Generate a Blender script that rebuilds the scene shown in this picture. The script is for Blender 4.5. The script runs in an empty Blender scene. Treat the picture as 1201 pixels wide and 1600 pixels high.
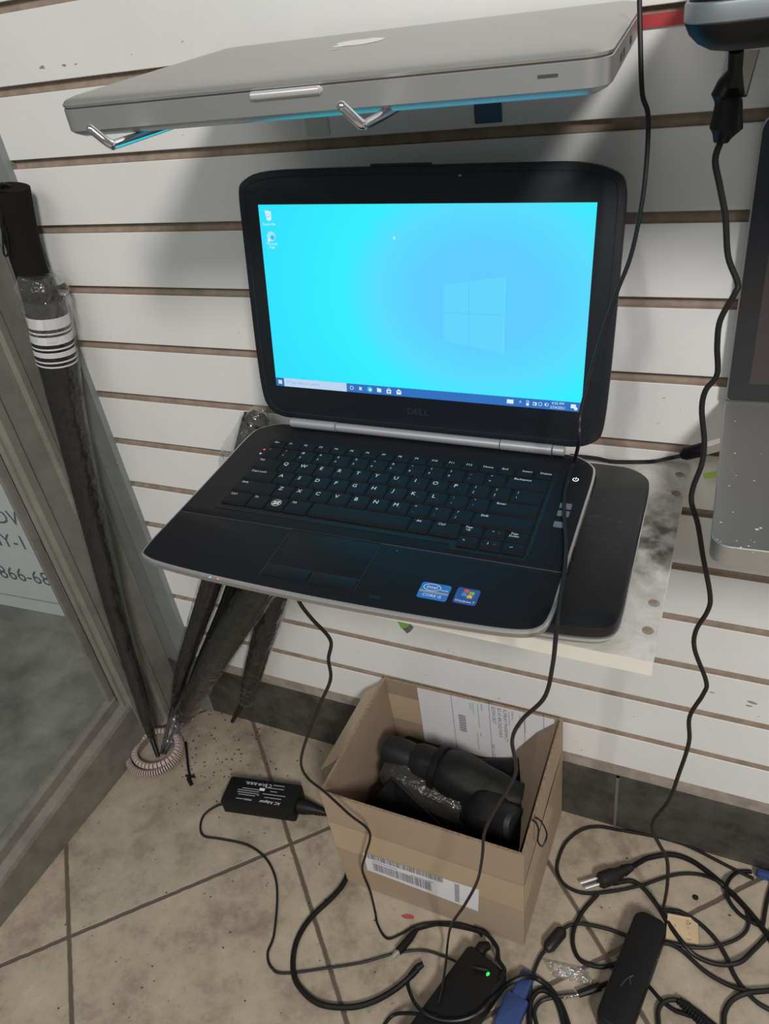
import bpy, math, random
from mathutils import Matrix, Vector
random.seed(7)
sc = bpy.context.scene
COL = sc.collection

# ------------------------------------------------------------------ camera
CF, CY, CP, CR = 1206.275, -0.50751, 0.59593, -0.15710      # focal px, yaw, pitch, roll
CPOS = Vector((0.0, -0.7263, 1.0942))
def _basis():
    fw = Vector((math.sin(CY)*math.cos(CP), math.cos(CY)*math.cos(CP), -math.sin(CP)))
    r = Vector((math.cos(CY), -math.sin(CY), 0)); u = r.cross(fw)
    return r*math.cos(CR)+u*math.sin(CR), -r*math.sin(CR)+u*math.cos(CR), fw
RX, UX, FX = _basis()
cam = bpy.data.cameras.new('camera'); camo = bpy.data.objects.new('camera', cam); COL.objects.link(camo)
cam.sensor_fit = 'HORIZONTAL'; cam.sensor_width = 36.0; cam.lens = 36.0*CF/1201.0; cam.clip_start = 0.01
camo.matrix_world = Matrix(((RX.x, UX.x, -FX.x, CPOS.x), (RX.y, UX.y, -FX.y, CPOS.y), (RX.z, UX.z, -FX.z, CPOS.z), (0, 0, 0, 1)))
sc.camera = camo
def ray(px, py): return RX*((px-600.5)/CF)+UX*(-(py-800)/CF)+FX
def F(px, py, z=0.0):                       # survey point on a level z
    d = ray(px, py); return CPOS+d*((z-CPOS.z)/d.z)
def W(px, py, y=0.0):                       # survey point on a depth y
    d = ray(px, py); return CPOS+d*((y-CPOS.y)/d.y)

# ------------------------------------------------------------------ light
world = bpy.data.worlds.new('world'); sc.world = world; world.use_nodes = True
bg = world.node_tree.nodes['Background']; bg.inputs[0].default_value = (0.86, 0.93, 1.0, 1); bg.inputs[1].default_value = 0.20
def area(name, loc, target, sx, sy, power, color):
    l = bpy.data.lights.new(name, 'AREA'); l.shape = 'RECTANGLE'; l.size = sx; l.size_y = sy; l.energy = power; l.color = color
    o = bpy.data.objects.new(name, l); COL.objects.link(o); o.location = loc
    o.rotation_euler = (Vector(target)-Vector(loc)).to_track_quat('-Z', 'Y').to_euler(); return o
area('ceiling_tube_light', (1.35, -2.3, 2.65), (-0.3, 0, 0.6), 0.32, 0.55, 72, (1.0, 0.965, 0.92))
area('shop_ceiling_light', (-0.5, -2.4, 2.75), (-0.3, 0, 0.6), 1.6, 1.0, 15, (1.0, 0.96, 0.91))
sc.view_settings.view_transform = 'Standard'; sc.view_settings.look = 'None'
sc.view_settings.exposure = 0.0; sc.view_settings.gamma = 1.0; sc.view_settings.use_curve_mapping = False

# ------------------------------------------------------------------ materials
def mat(name, color, rough=0.5, metal=0.0, var=0.0, vscale=30.0, dark=None, bump=0.0, bscale=200.0, emit=None, estr=1.0, spec=0.5):
    m = bpy.data.materials.new(name); m.use_nodes = True; nt = m.node_tree; b = nt.nodes['Principled BSDF']
    c = (*color, 1); b.inputs['Base Color'].default_value = c; b.inputs['Roughness'].default_value = rough
    b.inputs['Metallic'].default_value = metal; b.inputs['Specular IOR Level'].default_value = spec
    if var > 0 or bump > 0: tc = nt.nodes.new('ShaderNodeTexCoord')
    if var > 0:
        n = nt.nodes.new('ShaderNodeTexNoise'); n.inputs['Scale'].default_value = vscale; n.inputs['Detail'].default_value = 6; n.inputs['Roughness'].default_value = .65
        nt.links.new(tc.outputs['Object'], n.inputs['Vector'])
        r = nt.nodes.new('ShaderNodeValToRGB'); r.color_ramp.elements[0].position = .35; r.color_ramp.elements[1].position = .65
        d = dark if dark else tuple(x*(1-var) for x in color)
        r.color_ramp.elements[0].color = (*d, 1); r.color_ramp.elements[1].color = c
        nt.links.new(n.outputs['Fac'], r.inputs['Fac']); nt.links.new(r.outputs['Color'], b.inputs['Base Color'])
    if bump > 0:
        n2 = nt.nodes.new('ShaderNodeTexNoise'); n2.inputs['Scale'].default_value = bscale; n2.inputs['Detail'].default_value = 4
        nt.links.new(tc.outputs['Object'], n2.inputs['Vector'])
        bp = nt.nodes.new('ShaderNodeBump'); bp.inputs['Strength'].default_value = bump; bp.inputs['Distance'].default_value = .002
        nt.links.new(n2.outputs['Fac'], bp.inputs['Height']); nt.links.new(bp.outputs['Normal'], b.inputs['Normal'])
    if emit:
        b.inputs['Emission Color'].default_value = (*emit, 1); b.inputs['Emission Strength'].default_value = estr
    return m
def emis(name, color, s=1.0):
    m = bpy.data.materials.new(name); m.use_nodes = True; nt = m.node_tree; nt.nodes.remove(nt.nodes['Principled BSDF'])
    e = nt.nodes.new('ShaderNodeEmission'); e.inputs[0].default_value = (*color, 1); e.inputs[1].default_value = s
    nt.links.new(e.outputs[0], nt.nodes['Material Output'].inputs[0]); return m
def film(name, tint=(1, 1, 1), gloss=0.25, haze=0.08, bump=0.6, bscale=60, rough=.12):
    m = bpy.data.materials.new(name); m.use_nodes = True; nt = m.node_tree; nt.nodes.remove(nt.nodes['Principled BSDF'])
    N = nt.nodes.new; L = nt.links.new
    tr = N('ShaderNodeBsdfTransparent'); tr.inputs[0].default_value = (*tint, 1)
    g = N('ShaderNodeBsdfGlossy'); g.inputs['Roughness'].default_value = rough; g.inputs[0].default_value = (.9, .9, .9, 1)
    d = N('ShaderNodeBsdfDiffuse'); d.inputs[0].default_value = (.75, .75, .73, 1)
    m1 = N('ShaderNodeMixShader'); m1.inputs[0].default_value = haze; m2 = N('ShaderNodeMixShader')
    fr = N('ShaderNodeFresnel'); fr.inputs[0].default_value = 1.5
    mul = N('ShaderNodeMath'); mul.operation = 'MULTIPLY_ADD'; mul.inputs[1].default_value = 1.0; mul.inputs[2].default_value = gloss*.2
    tc = N('ShaderNodeTexCoord'); nz = N('ShaderNodeTexNoise'); nz.inputs['Scale'].default_value = bscale; nz.inputs['Detail'].default_value = 3
    bp = N('ShaderNodeBump'); bp.inputs['Strength'].default_value = bump; bp.inputs['Distance'].default_value = .01
    L(tc.outputs['Object'], nz.inputs['Vector']); L(nz.outputs['Fac'], bp.inputs['Height'])
    L(bp.outputs['Normal'], g.inputs['Normal']); L(bp.outputs['Normal'], fr.inputs['Normal'])
    ge = N('ShaderNodeNewGeometry'); iv = N('ShaderNodeMath'); iv.operation = 'SUBTRACT'; iv.inputs[0].default_value = 1.0; L(ge.outputs['Backfacing'], iv.inputs[1])
    mk_ = N('ShaderNodeMath'); mk_.operation = 'MULTIPLY'; L(fr.outputs[0], mul.inputs[0]); L(mul.outputs[0], mk_.inputs[0]); L(iv.outputs[0], mk_.inputs[1]); L(mk_.outputs[0], m2.inputs[0])
    L(tr.outputs[0], m1.inputs[1]); L(d.outputs[0], m1.inputs[2]); L(m1.outputs[0], m2.inputs[1]); L(g.outputs[0], m2.inputs[2])
    L(m2.outputs[0], nt.nodes['Material Output'].inputs[0]); return m

M = {}
M['white'] = mat('white_laminate', (.79, .795, .785), .42, var=.05, vscale=9, bump=.03, bscale=300)
M['mdf'] = mat('groove_fibreboard', (.40, .315, .245), .85, var=.3, vscale=60)
M['mdfedge'] = mat('raw_board_edge', (.42, .37, .31), .85, var=.4, vscale=25)
M['stone'] = mat('dark_stone_tile', (.085, .079, .070), .5, var=.6, vscale=22, bump=.2, bscale=90)
M['grout'] = mat('baseboard_grout', (.16, .14, .12), .9)
M['alu'] = mat('aged_aluminium', (.29, .285, .245), .5, metal=.3, var=.28, vscale=14, bump=.05, bscale=40)
M['alu2'] = mat('grey_aluminium', (.29, .315, .30), .5, metal=.3, var=.2, vscale=10)
M['alusill'] = mat('sill_aluminium', (.24, .225, .195), .55, metal=.2, var=.35, vscale=20)
M['gasket'] = mat('black_gasket', (.02, .02, .02), .7)
M['pave'] = mat('pavement', (.36, .35, .32), .9, dark=(.15, .145, .13), var=.45, vscale=6, bump=.1, bscale=120)
M['outwall'] = mat('outer_wall', (.36, .35, .33), .9, var=.4, vscale=8)
M['paper'] = mat('paper', (.72, .72, .74), .7)
M['ink'] = mat('grey_ink', (.13, .13, .17), .7)
M['ink2'] = mat('pale_ink', (.40, .40, .43), .7)
M['inkteal'] = mat('teal_ink', (.12, .42, .36), .7)
M['deck'] = mat('black_palm_rest', (.0065, .0070, .0095), .5, bump=.05, bscale=1500, spec=.28)
M['deck2'] = mat('black_deck', (.0065, .0070, .0095), .48, spec=.3)
M['key'] = mat('black_key', (.0065, .0070, .0090), .52, spec=.3)
M['well'] = mat('keyboard_well', (.004, .004, .006), .5)
M['legend'] = mat('key_legend', (.82, .84, .87), .5)
M['legend2'] = mat('key_legend_red', (.25, .12, .08), .5)
M['bezel'] = mat('black_bezel', (.010, .013, .018), .42, spec=.4)
M['lip'] = mat('bezel_lip', (.03, .035, .045), .3)
M['silver'] = mat('silver_trim', (.74, .74, .75), .32, metal=.85)
M['hinge'] = mat('satin_hinge', (.44, .45, .47), .36, metal=.45)
M['greytrim'] = mat('grey_underside_trim', (.30, .29, .28), .45, metal=.5)
M['blackplastic'] = mat('black_plastic', (.009, .009, .010), .5, spec=.3)
M['adapter'] = mat('adapter_plastic', (.007, .007, .0075), .5, bump=.05, bscale=900, spec=.3)
M['cord'] = mat('black_cord', (.009, .009, .0095), .38, spec=.3)
M['cord2'] = mat('grey_black_cord', (.017, .016, .016), .42, spec=.3)
M['macalu'] = mat('anodised_aluminium', (.50, .50, .485), .38, metal=.75, var=.03, vscale=6)
M['macdark'] = mat('aluminium_gap', (.06, .06, .06), .5)
M['logo'] = mat('white_lid_logo', (.80, .80, .78), .3)
M['maclip'] = mat('bright_aluminium_lip', (.78, .78, .78), .25, metal=.6)
M['chrome'] = mat('chrome', (.72, .72, .73), .14, metal=1.0)
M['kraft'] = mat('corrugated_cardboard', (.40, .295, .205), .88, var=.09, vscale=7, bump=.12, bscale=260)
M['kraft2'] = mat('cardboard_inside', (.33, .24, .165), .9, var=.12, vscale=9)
M['kraftedge'] = mat('cardboard_edge', (.36, .26, .17), .95, var=.5, vscale=250)
M['tape'] = mat('tan_packing_tape', (.50, .375, .25), .28, var=.06, vscale=8)
M['nylon'] = mat('black_nylon', (.0075, .0065, .007), .6, var=.4, vscale=60, bump=.5, bscale=70, spec=.25)
M['nylon2'] = mat('dusty_nylon', (.0105, .0108, .011), .55, var=.5, vscale=30, bump=.5, bscale=60, spec=.3)
M['foam'] = mat('black_foam', (.009, .0075, .007), .9, bump=.2, bscale=600, spec=.2)
M['cap'] = mat('grey_black_cap', (.012, .013, .0145), .5, spec=.35)
M['plasticbag'] = film('clear_plastic_film', (.97, .97, .97), .1, .05, .9, 55, .12)
M['baggie'] = film('shiny_clear_bag', (.97, .97, .96), 1.3, .14, 1.0, 120, .2)
M['sleeve'] = film('dusty_clear_sleeve', (.95, .95, .94), .0, .010, .9, 42, .14)
M['brownbag'] = film('dusty_brown_bag', (.85, .82, .78), .05, .035, .9, 50, .18)
M['glass'] = film('window_glass', (.93, .95, .93), .0, .015, 0.0, 5, .02)
M['coil'] = mat('pinkish_coil', (.50, .39, .37), .6)
M['coilblack'] = mat('coil_black', (.05, .035, .035), .6)
M['blue'] = mat('blue_plug', (.03, .065, .185), .4)
M['tan'] = mat('tan_card', (.62, .47, .29), .8, var=.06, vscale=30)
M['green'] = mat('green_plastic', (.13, .30, .05), .35)
M['lime'] = mat('lime_plastic', (.45, .70, .12), .4)
M['red'] = mat('red_strip', (.42, .045, .05), .5)
M['redspot'] = mat('red_spot', (.42, .07, .07), .7)
M['dirt'] = mat('floor_dirt', (.045, .035, .025), .9)
M['screw'] = mat('dull_screw', (.45, .45, .43), .4, metal=.8)
M['stickblue'] = mat('sticker_blue', (.035, .19, .60), .35)
M['stickblue2'] = mat('sticker_deep_blue', (.035, .10, .34), .35)
M['stickgold'] = mat('sticker_grey_band', (.42, .36, .30), .35)
M['swhite'] = mat('sticker_white', (.85, .87, .9), .4)
M['flagr'] = mat('flag_red', (.75, .11, .03), .4); M['flagg'] = mat('flag_green', (.22, .52, .06), .4)
M['flagb'] = mat('flag_blue', (.06, .32, .75), .4); M['flagy'] = mat('flag_yellow', (.85, .52, .05), .4)
M['mediabtn'] = mat('grey_media_button', (.12, .14, .16), .3)
M['ledg'] = emis('green_light', (.02, 1.0, .10), 2.0); M['ledw'] = emis('white_light', (.8, .9, 1.0), 1.6)
M['ledr'] = emis('red_light', (1.0, .10, .03), 1.3); M['ledo'] = emis('orange_light', (1.0, .22, .05), 1.3)
M['ledb'] = emis('blue_white_light', (.3, .5, 1.0), 1.3)
M['tag'] = mat('pale_tag', (.62, .63, .58), .4); M['tagblue'] = mat('blue_tag', (.03, .085, .16), .4)
M['blackglass'] = mat('black_screen_glass', (.022, .023, .026), .12)
M['darkscreen'] = mat('switched_off_screen', (.055, .045, .045), .18)
M['speck'] = mat('white_speck', (.8, .8, .78), .6)
M['lap2'] = mat('black_laptop_lid', (.011, .012, .014), .36, var=.3, vscale=14, bump=.04, bscale=500)
M['scuff'] = mat('grey_scuff', (.075, .08, .085), .7)
M['darksilver'] = mat('cool_silver_edge', (.30, .33, .36), .4, metal=.6)

# shelf: white laminate with grime
def shelf_mat():
    m = mat('grimy_white_laminate', (.70, .69, .66), .45); nt = m.node_tree; N = nt.nodes.new; L = nt.links.new; b = nt.nodes['Principled BSDF']
    tc = N('ShaderNodeTexCoord')
    n1 = N('ShaderNodeTexNoise'); n1.inputs['Scale'].default_value = 16; n1.inputs['Detail'].default_value = 8; n1.inputs['Roughness'].default_value = .7; n1.inputs['Distortion'].default_value = 1.2
    n2 = N('ShaderNodeTexNoise'); n2.inputs['Scale'].default_value = 55; n2.inputs['Detail'].default_value = 6
    sep = N('ShaderNodeSeparateXYZ'); L(tc.outputs['Object'], sep.inputs[0]); L(tc.outputs['Object'], n1.inputs['Vector']); L(tc.outputs['Object'], n2.inputs['Vector'])
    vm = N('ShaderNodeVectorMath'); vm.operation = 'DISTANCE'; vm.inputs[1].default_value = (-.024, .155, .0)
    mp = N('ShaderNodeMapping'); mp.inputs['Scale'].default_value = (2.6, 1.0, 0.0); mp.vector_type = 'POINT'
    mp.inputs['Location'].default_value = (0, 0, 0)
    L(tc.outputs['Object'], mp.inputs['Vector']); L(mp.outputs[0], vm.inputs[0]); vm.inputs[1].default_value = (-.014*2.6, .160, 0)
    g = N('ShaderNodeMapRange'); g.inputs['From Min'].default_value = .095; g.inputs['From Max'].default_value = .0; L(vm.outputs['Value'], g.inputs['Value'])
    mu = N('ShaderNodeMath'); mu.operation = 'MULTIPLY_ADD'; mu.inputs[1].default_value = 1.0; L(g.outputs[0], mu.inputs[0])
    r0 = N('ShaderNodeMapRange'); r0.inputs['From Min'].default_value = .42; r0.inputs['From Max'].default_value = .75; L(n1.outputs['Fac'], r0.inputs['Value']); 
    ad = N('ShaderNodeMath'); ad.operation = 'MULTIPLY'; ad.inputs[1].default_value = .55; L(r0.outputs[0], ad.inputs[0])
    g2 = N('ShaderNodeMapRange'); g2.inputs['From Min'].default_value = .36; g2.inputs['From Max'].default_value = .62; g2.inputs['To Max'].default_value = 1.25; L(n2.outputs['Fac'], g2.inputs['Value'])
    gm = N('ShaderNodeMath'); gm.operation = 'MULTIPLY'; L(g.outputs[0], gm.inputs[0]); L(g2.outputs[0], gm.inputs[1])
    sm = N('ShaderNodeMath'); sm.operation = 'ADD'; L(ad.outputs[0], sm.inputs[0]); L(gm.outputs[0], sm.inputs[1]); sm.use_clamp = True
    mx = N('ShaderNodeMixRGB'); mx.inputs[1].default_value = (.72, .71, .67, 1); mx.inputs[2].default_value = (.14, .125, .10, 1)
    L(sm.outputs[0], mx.inputs[0]); L(mx.outputs[0], b.inputs['Base Color']); return m
M['shelf'] = shelf_mat()
M['shelfedge'] = mat('cream_edge_band', (.80, .77, .68), .5, var=.08, vscale=12)

# floor: beige tiles laid diagonally, dark grout
def floor_mat():
    m = mat('beige_floor_tiles', (.4, .35, .27), .5); nt = m.node_tree; N = nt.nodes.new; L = nt.links.new; b = nt.nodes['Principled BSDF']
    tc = N('ShaderNodeTexCoord'); sep = N('ShaderNodeSeparateXYZ'); L(tc.outputs['Object'], sep.inputs[0])
    wob = N('ShaderNodeTexNoise'); wob.inputs['Scale'].default_value = 60; L(tc.outputs['Object'], wob.inputs['Vector'])
    def line(op, off):
        a = N('ShaderNodeMath'); a.operation = op; L(sep.outputs[0], a.inputs[0]); L(sep.outputs[1], a.inputs[1])
        s = N('ShaderNodeMath'); s.operation = 'SUBTRACT'; L(a.outputs[0], s.inputs[0]); s.inputs[1].default_value = off
        w = N('ShaderNodeMath'); w.operation = 'MULTIPLY_ADD'; L(wob.outputs['Fac'], w.inputs[0]); w.inputs[1].default_value = .004; L(s.outputs[0], w.inputs[2])
        d = N('ShaderNodeMath'); d.operation = 'PINGPONG'; L(w.outputs[0], d.inputs[0]); d.inputs[1].default_value = .2435
        return d
    d1 = line('ADD', -.750); d2 = line('SUBTRACT', -.356)
    mn = N('ShaderNodeMath'); mn.operation = 'MINIMUM'; L(d1.outputs[0], mn.inputs[0]); L(d2.outputs[0], mn.inputs[1])
    mr = N('ShaderNodeMapRange'); mr.inputs['From Min'].default_value = .0030; mr.inputs['From Max'].default_value = .0058; L(mn.outputs[0], mr.inputs['Value'])
    n1 = N('ShaderNodeTexNoise'); n1.inputs['Scale'].default_value = 11; n1.inputs['Detail'].default_value = 10; n1.inputs['Roughness'].default_value = .72
    L(tc.outputs['Object'], n1.inputs['Vector'])
    r1 = N('ShaderNodeValToRGB'); e = r1.color_ramp.elements; e[0].position = .3; e[0].color = (.21, .165, .115, 1); e[1].position = .70; e[1].color = (.54, .46, .35, 1)
    e2 = r1.color_ramp.elements.new(.5); e2.color = (.42, .355, .265, 1); L(n1.outputs['Fac'], r1.inputs['Fac'])
    # ingrained dirt in the corner and scattered specks
    n2 = N('ShaderNodeTexNoise'); n2.inputs['Scale'].default_value = 130; n2.inputs['Detail'].default_value = 3; L(tc.outputs['Object'], n2.inputs['Vector'])
    r2 = N('ShaderNodeMapRange'); r2.inputs['From Min'].default_value = .66; r2.inputs['From Max'].default_value = .73; L(n2.outputs['Fac'], r2.inputs['Value'])
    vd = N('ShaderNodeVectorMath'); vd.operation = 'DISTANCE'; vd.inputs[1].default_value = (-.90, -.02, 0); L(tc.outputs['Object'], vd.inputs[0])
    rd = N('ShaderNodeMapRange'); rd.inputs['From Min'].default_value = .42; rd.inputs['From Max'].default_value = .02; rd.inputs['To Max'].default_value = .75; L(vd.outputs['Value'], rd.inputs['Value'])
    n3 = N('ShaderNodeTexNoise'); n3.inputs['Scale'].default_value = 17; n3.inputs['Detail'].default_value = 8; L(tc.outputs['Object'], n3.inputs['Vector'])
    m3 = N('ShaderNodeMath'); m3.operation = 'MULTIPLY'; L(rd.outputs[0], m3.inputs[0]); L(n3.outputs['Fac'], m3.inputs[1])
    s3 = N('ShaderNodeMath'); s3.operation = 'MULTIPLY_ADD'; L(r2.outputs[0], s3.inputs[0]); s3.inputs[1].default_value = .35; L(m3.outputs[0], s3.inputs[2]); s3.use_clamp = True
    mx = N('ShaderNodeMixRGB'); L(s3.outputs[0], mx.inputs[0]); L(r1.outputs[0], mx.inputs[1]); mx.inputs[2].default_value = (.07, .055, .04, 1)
    mg = N('ShaderNodeMixRGB'); L(mr.outputs[0], mg.inputs[0]); mg.inputs[1].default_value = (.125, .095, .07, 1); L(mx.outputs[0], mg.inputs[2])
    L(mg.outputs[0], b.inputs['Base Color'])
    bp = N('ShaderNodeBump'); bp.inputs['Strength'].default_value = .5; bp.inputs['Distance'].default_value = .003
    hs = N('ShaderNodeMath'); hs.operation = 'MULTIPLY_ADD'; L(n1.outputs['Fac'], hs.inputs[0]); hs.inputs[1].default_value = .5; L(mr.outputs[0], hs.inputs[2])
    L(hs.outputs[0], bp.inputs['Height']); L(bp.outputs[0], b.inputs['Normal']); return m
M['floor'] = floor_mat()

# the lit display: cyan desktop with a softer blue light around the window mark
def screen_mat():
    m = bpy.data.materials.new('lit_desktop'); m.use_nodes = True; nt = m.node_tree; nt.nodes.remove(nt.nodes['Principled BSDF'])
    N = nt.nodes.new; L = nt.links.new
    tc = N('ShaderNodeTexCoord'); sp = N('ShaderNodeSeparateXYZ'); L(tc.outputs['Generated'], sp.inputs[0])
    mp = N('ShaderNodeMapping'); mp.inputs['Location'].default_value = (-.70, -.56, 0); L(tc.outputs['Generated'], mp.inputs['Vector'])
    m2 = N('ShaderNodeMapping'); m2.inputs['Scale'].default_value = (1.0, .74, 0); m2.inputs['Rotation'].default_value = (0, 0, .0); L(mp.outputs[0], m2.inputs['Vector'])
    ln = N('ShaderNodeVectorMath'); ln.operation = 'LENGTH'; L(m2.outputs[0], ln.inputs[0])
    rp = N('ShaderNodeValToRGB'); e = rp.color_ramp.elements
    e[0].position = .0; e[0].color = (.115, .60, 1.0, 1); e[1].position = .72; e[1].color = (.035, .76, 1.0, 1)
    a = e.new(.20); a.color = (.115, .62, 1.0, 1); a = e.new(.32); a.color = (.10, .72, 1.0, 1); a = e.new(.44); a.color = (.040, .86, 1.0, 1)
    L(ln.outputs['Value'], rp.inputs['Fac'])
    em = N('ShaderNodeEmission'); em.inputs[1].default_value = 1.0; L(rp.outputs[0], em.inputs[0]); L(em.outputs[0], nt.nodes['Material Output'].inputs[0]); return m
M['screen'] = screen_mat()
M['s_bar'] = emis('taskbar_blue', (.035, .17, .53), 1); M['s_start'] = emis('start_button', (.03, .17, .42), 1); M['s_search'] = emis('search_field', (.50, .66, .88), 1)
M['s_white'] = emis('icon_white', (.72, .86, 1.0), 1); M['s_pane'] = emis('window_mark_pane', (.125, .67, 1.0), 1); M['s_edge'] = emis('window_mark_edge', (.22, .74, 1.0), 1)
M['s_dark'] = emis('icon_dark', (.05, .20, .36), 1); M['s_teal'] = emis('icon_teal', (.04, .55, .72), 1); M['s_text'] = emis('search_text', (.30, .42, .62), 1)
M['s_pale'] = emis('icon_pale', (.36, .78, .98), 1)

# ------------------------------------------------------------------ mesh helpers
_tx = {}
def text_geo(s):
    if s in _tx: return _tx[s]
    c = bpy.data.curves.new('t', 'FONT'); c.body = s; c.size = 1.0; c.align_x = 'CENTER'; c.align_y = 'CENTER'; c.resolution_u = 2
    o = bpy.data.objects.new('t', c); COL.objects.link(o); dg = bpy.context.evaluated_depsgraph_get(); dg.update()
    me = o.evaluated_get(dg).to_mesh(); v = [(p.co.x, p.co.y) for p in me.vertices]; f = [tuple(p.vertices) for p in me.polygons]
    o.evaluated_get(dg).to_mesh_clear(); bpy.data.objects.remove(o); bpy.data.curves.remove(c)
    _tx[s] = (v, f); return v, f
def T(*p): return Matrix.Translation(Vector(p))
def Rz(a): return Matrix.Rotation(a, 4, 'Z')
def Rxm(a): return Matrix.Rotation(a, 4, 'X')
def Rym(a): return Matrix.Rotation(a, 4, 'Y')
def rrect(x0, y0, x1, y1, r, n=5):
    rr = r if isinstance(r, (list, tuple)) else [r]*4; pts = []
    for (cx, cy, a0, q) in ((x0+rr[0], y0+rr[0], 180, rr[0]), (x1-rr[1], y0+rr[1], 270, rr[1]), (x1-rr[2], y1-rr[2], 0, rr[2]), (x0+rr[3], y1-rr[3], 90, rr[3])):
        for i in range(n+1):
            a = math.radians(a0+90*i/n); pts.append((cx+q*math.cos(a), cy+q*math.sin(a)))
    return pts
def chaikin(p, k=2, c=.25):
    for _ in range(k):
        q = []
        for i in range(len(p)):
            a, b = p[i], p[(i+1) % len(p)]
            q += [(a[0]*(1-c)+b[0]*c, a[1]*(1-c)+b[1]*c), (a[0]*c+b[0]*(1-c), a[1]*c+b[1]*(1-c))]
        p = q
    return p
def inset(p, d):
    n = len(p); out = []
    for i in range(n):
        a, b, c = Vector(p[i-1]), Vector(p[i]), Vector(p[(i+1) % n])
        t1 = (b-a); t2 = (c-b)
        t1 = t1.normalized() if t1.length > 1e-9 else Vector((0, 0)); t2 = t2.normalized() if t2.length > 1e-9 else Vector((0, 0))
        nn = Vector((-(t1.y+t2.y), t1.x+t2.x)); nn = nn.normalized() if nn.length > 1e-6 else Vector((0, 0))
        out.append((b.x+nn.x*d, b.y+nn.y*d))
    return out
def catmull(P, n=8):
    P = [Vector(p) for p in P]; out = []
    Q = [P[0]*2-P[1]]+P+[P[-1]*2-P[-2]]
    for i in range(1, len(Q)-2):
        a, b, c, d = Q[i-1], Q[i], Q[i+1], Q[i+2]
        for k in range(n):
            t = k/n; out.append(.5*((2*b)+(c-a)*t+(2*a-5*b+4*c-d)*t*t+(3*b-a-3*c+d)*t**3))
    out.append(P[-1]); return out
def rr_in(w, d, r, k, n=8):
    q = [max(.001, a-k) for a in (r if isinstance(r, (list, tuple)) else [r]*4)]; return rrect(k, k, w-k, d-k, q, n)
class MB:
    def __init__(s): s.v = []; s.f = []; s.m = []; s.mats = []
    def mi(s, m):
        if m not in s.mats: s.mats.append(m)
        return s.mats.index(m)
    def add(s, vs, fs, m, X=None):
        o = len(s.v); k = s.mi(m)
        for p in vs:
            p = Vector(p); s.v.append(X @ p if X else p)
        for f in fs: s.f.append(tuple(i+o for i in f)); s.m.append(k)
        return s
    def poly(s, pts, m, X=None): return s.add(pts, [tuple(range(len(pts)))], m, X)
    def box(s, a, b, m, X=None):
        (x0, y0, z0), (x1, y1, z1) = a, b
        v = [(x0, y0, z0), (x1, y0, z0), (x1, y1, z0), (x0, y1, z0), (x0, y0, z1), (x1, y0, z1), (x1, y1, z1), (x0, y1, z1)]
        return s.add(v, [(0, 3, 2, 1), (4, 5, 6, 7), (0, 1, 5, 4), (1, 2, 6, 5), (2, 3, 7, 6), (3, 0, 4, 7)], m, X)
    def loft(s, rings, m, X=None, cap0=True, cap1=True, msides=None):   # rings: lists of 3D points, ccw seen from the end
        n = len(rings[0]); vs = [p for r in rings for p in r]; fs = []
        for j in range(len(rings)-1):
            ff = [(j*n+i, j*n+(i+1) % n, (j+1)*n+(i+1) % n, (j+1)*n+i) for i in range(n)]
            if msides: s_m = msides[j]; s.add(rings[j]+rings[j+1], [(i, (i+1) % n, n+(i+1) % n, n+i) for i in range(n)], s_m, X)
            else: fs += ff
        if not msides:
            if cap0: fs.append(tuple(reversed(range(n))))
            if cap1: fs.append(tuple(range((len(rings)-1)*n, len(rings)*n)))
            s.add(vs, fs, m, X)
        else:
            if cap0: s.add(rings[0], [tuple(reversed(range(n)))], msides[0], X)
            if cap1: s.add(rings[-1], [tuple(range(n))], m, X)
        return s
    def slab(s, out, z0, z1, m, X=None, bev=0.0, bevb=0.0):
        R = []
        if bevb: R.append([(x, y, z0) for x, y in inset(out, bevb)]); R.append([(x, y, z0+bevb) for x, y in out])
        else: R.append([(x, y, z0) for x, y in out])
        if bev: R.append([(x, y, z1-bev) for x, y in out]); R.append([(x, y, z1-bev*.3) for x, y in inset(out, bev*.35)]); R.append([(x, y, z1) for x, y in inset(out, bev)])
        else: R.append([(x, y, z1) for x, y in out])
        return s.loft(R, m, X)
    def tube(s, P, r, m, n=8, X=None, caps=True, flat=1.0):
        P = [Vector(p) for p in P]; N = len(P); rr = r if isinstance(r, (list, tuple)) else [r]*N
        t = (P[1]-P[0]).normalized(); u = t.orthogonal().normalized(); rings = []
        for i in range(N):
            t2 = (P[min(i+1, N-1)]-P[max(i-1, 0)])
            t2 = t2.normalized() if t2.length > 1e-9 else t
            u = (u-t2*u.dot(t2)); u = u.normalized() if u.length > 1e-6 else t2.orthogonal().normalized(); w = t2.cross(u)
            rings.append([P[i]+(u*math.cos(2*math.pi*k/n)+w*math.sin(2*math.pi*k/n)*flat)*rr[i] for k in range(n)])
        return s.loft(rings, m, X, caps, caps)
    def text(s, st, size, X, m, sx=1.0):
        v, f = text_geo(st); return s.add([(x*size*sx, y*size, 0) for x, y in v], f, m, X)
    def disc(s, c, r, m, X=None, n=20, ry=None):
        return s.poly([(c[0]+r*math.cos(2*math.pi*i/n), c[1]+(ry or r)*math.sin(2*math.pi*i/n), c[2]) for i in range(n)], m, X)
    def build(s, name, parent=None, ang=35, flat=False, kind=None):
        me = bpy.data.meshes.new(name); me.from_pydata([tuple(p) for p in s.v], [], s.f)
        for m in s.mats: me.materials.append(m)
        me.polygons.foreach_set('material_index', s.m); me.validate(); me.update()
        if not flat: me.shade_smooth(); me.set_sharp_from_angle(angle=math.radians(ang))
        o = bpy.data.objects.new(name, me); COL.objects.link(o)
        if parent: o.parent = parent
        if kind: o['kind'] = kind
        return o
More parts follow.
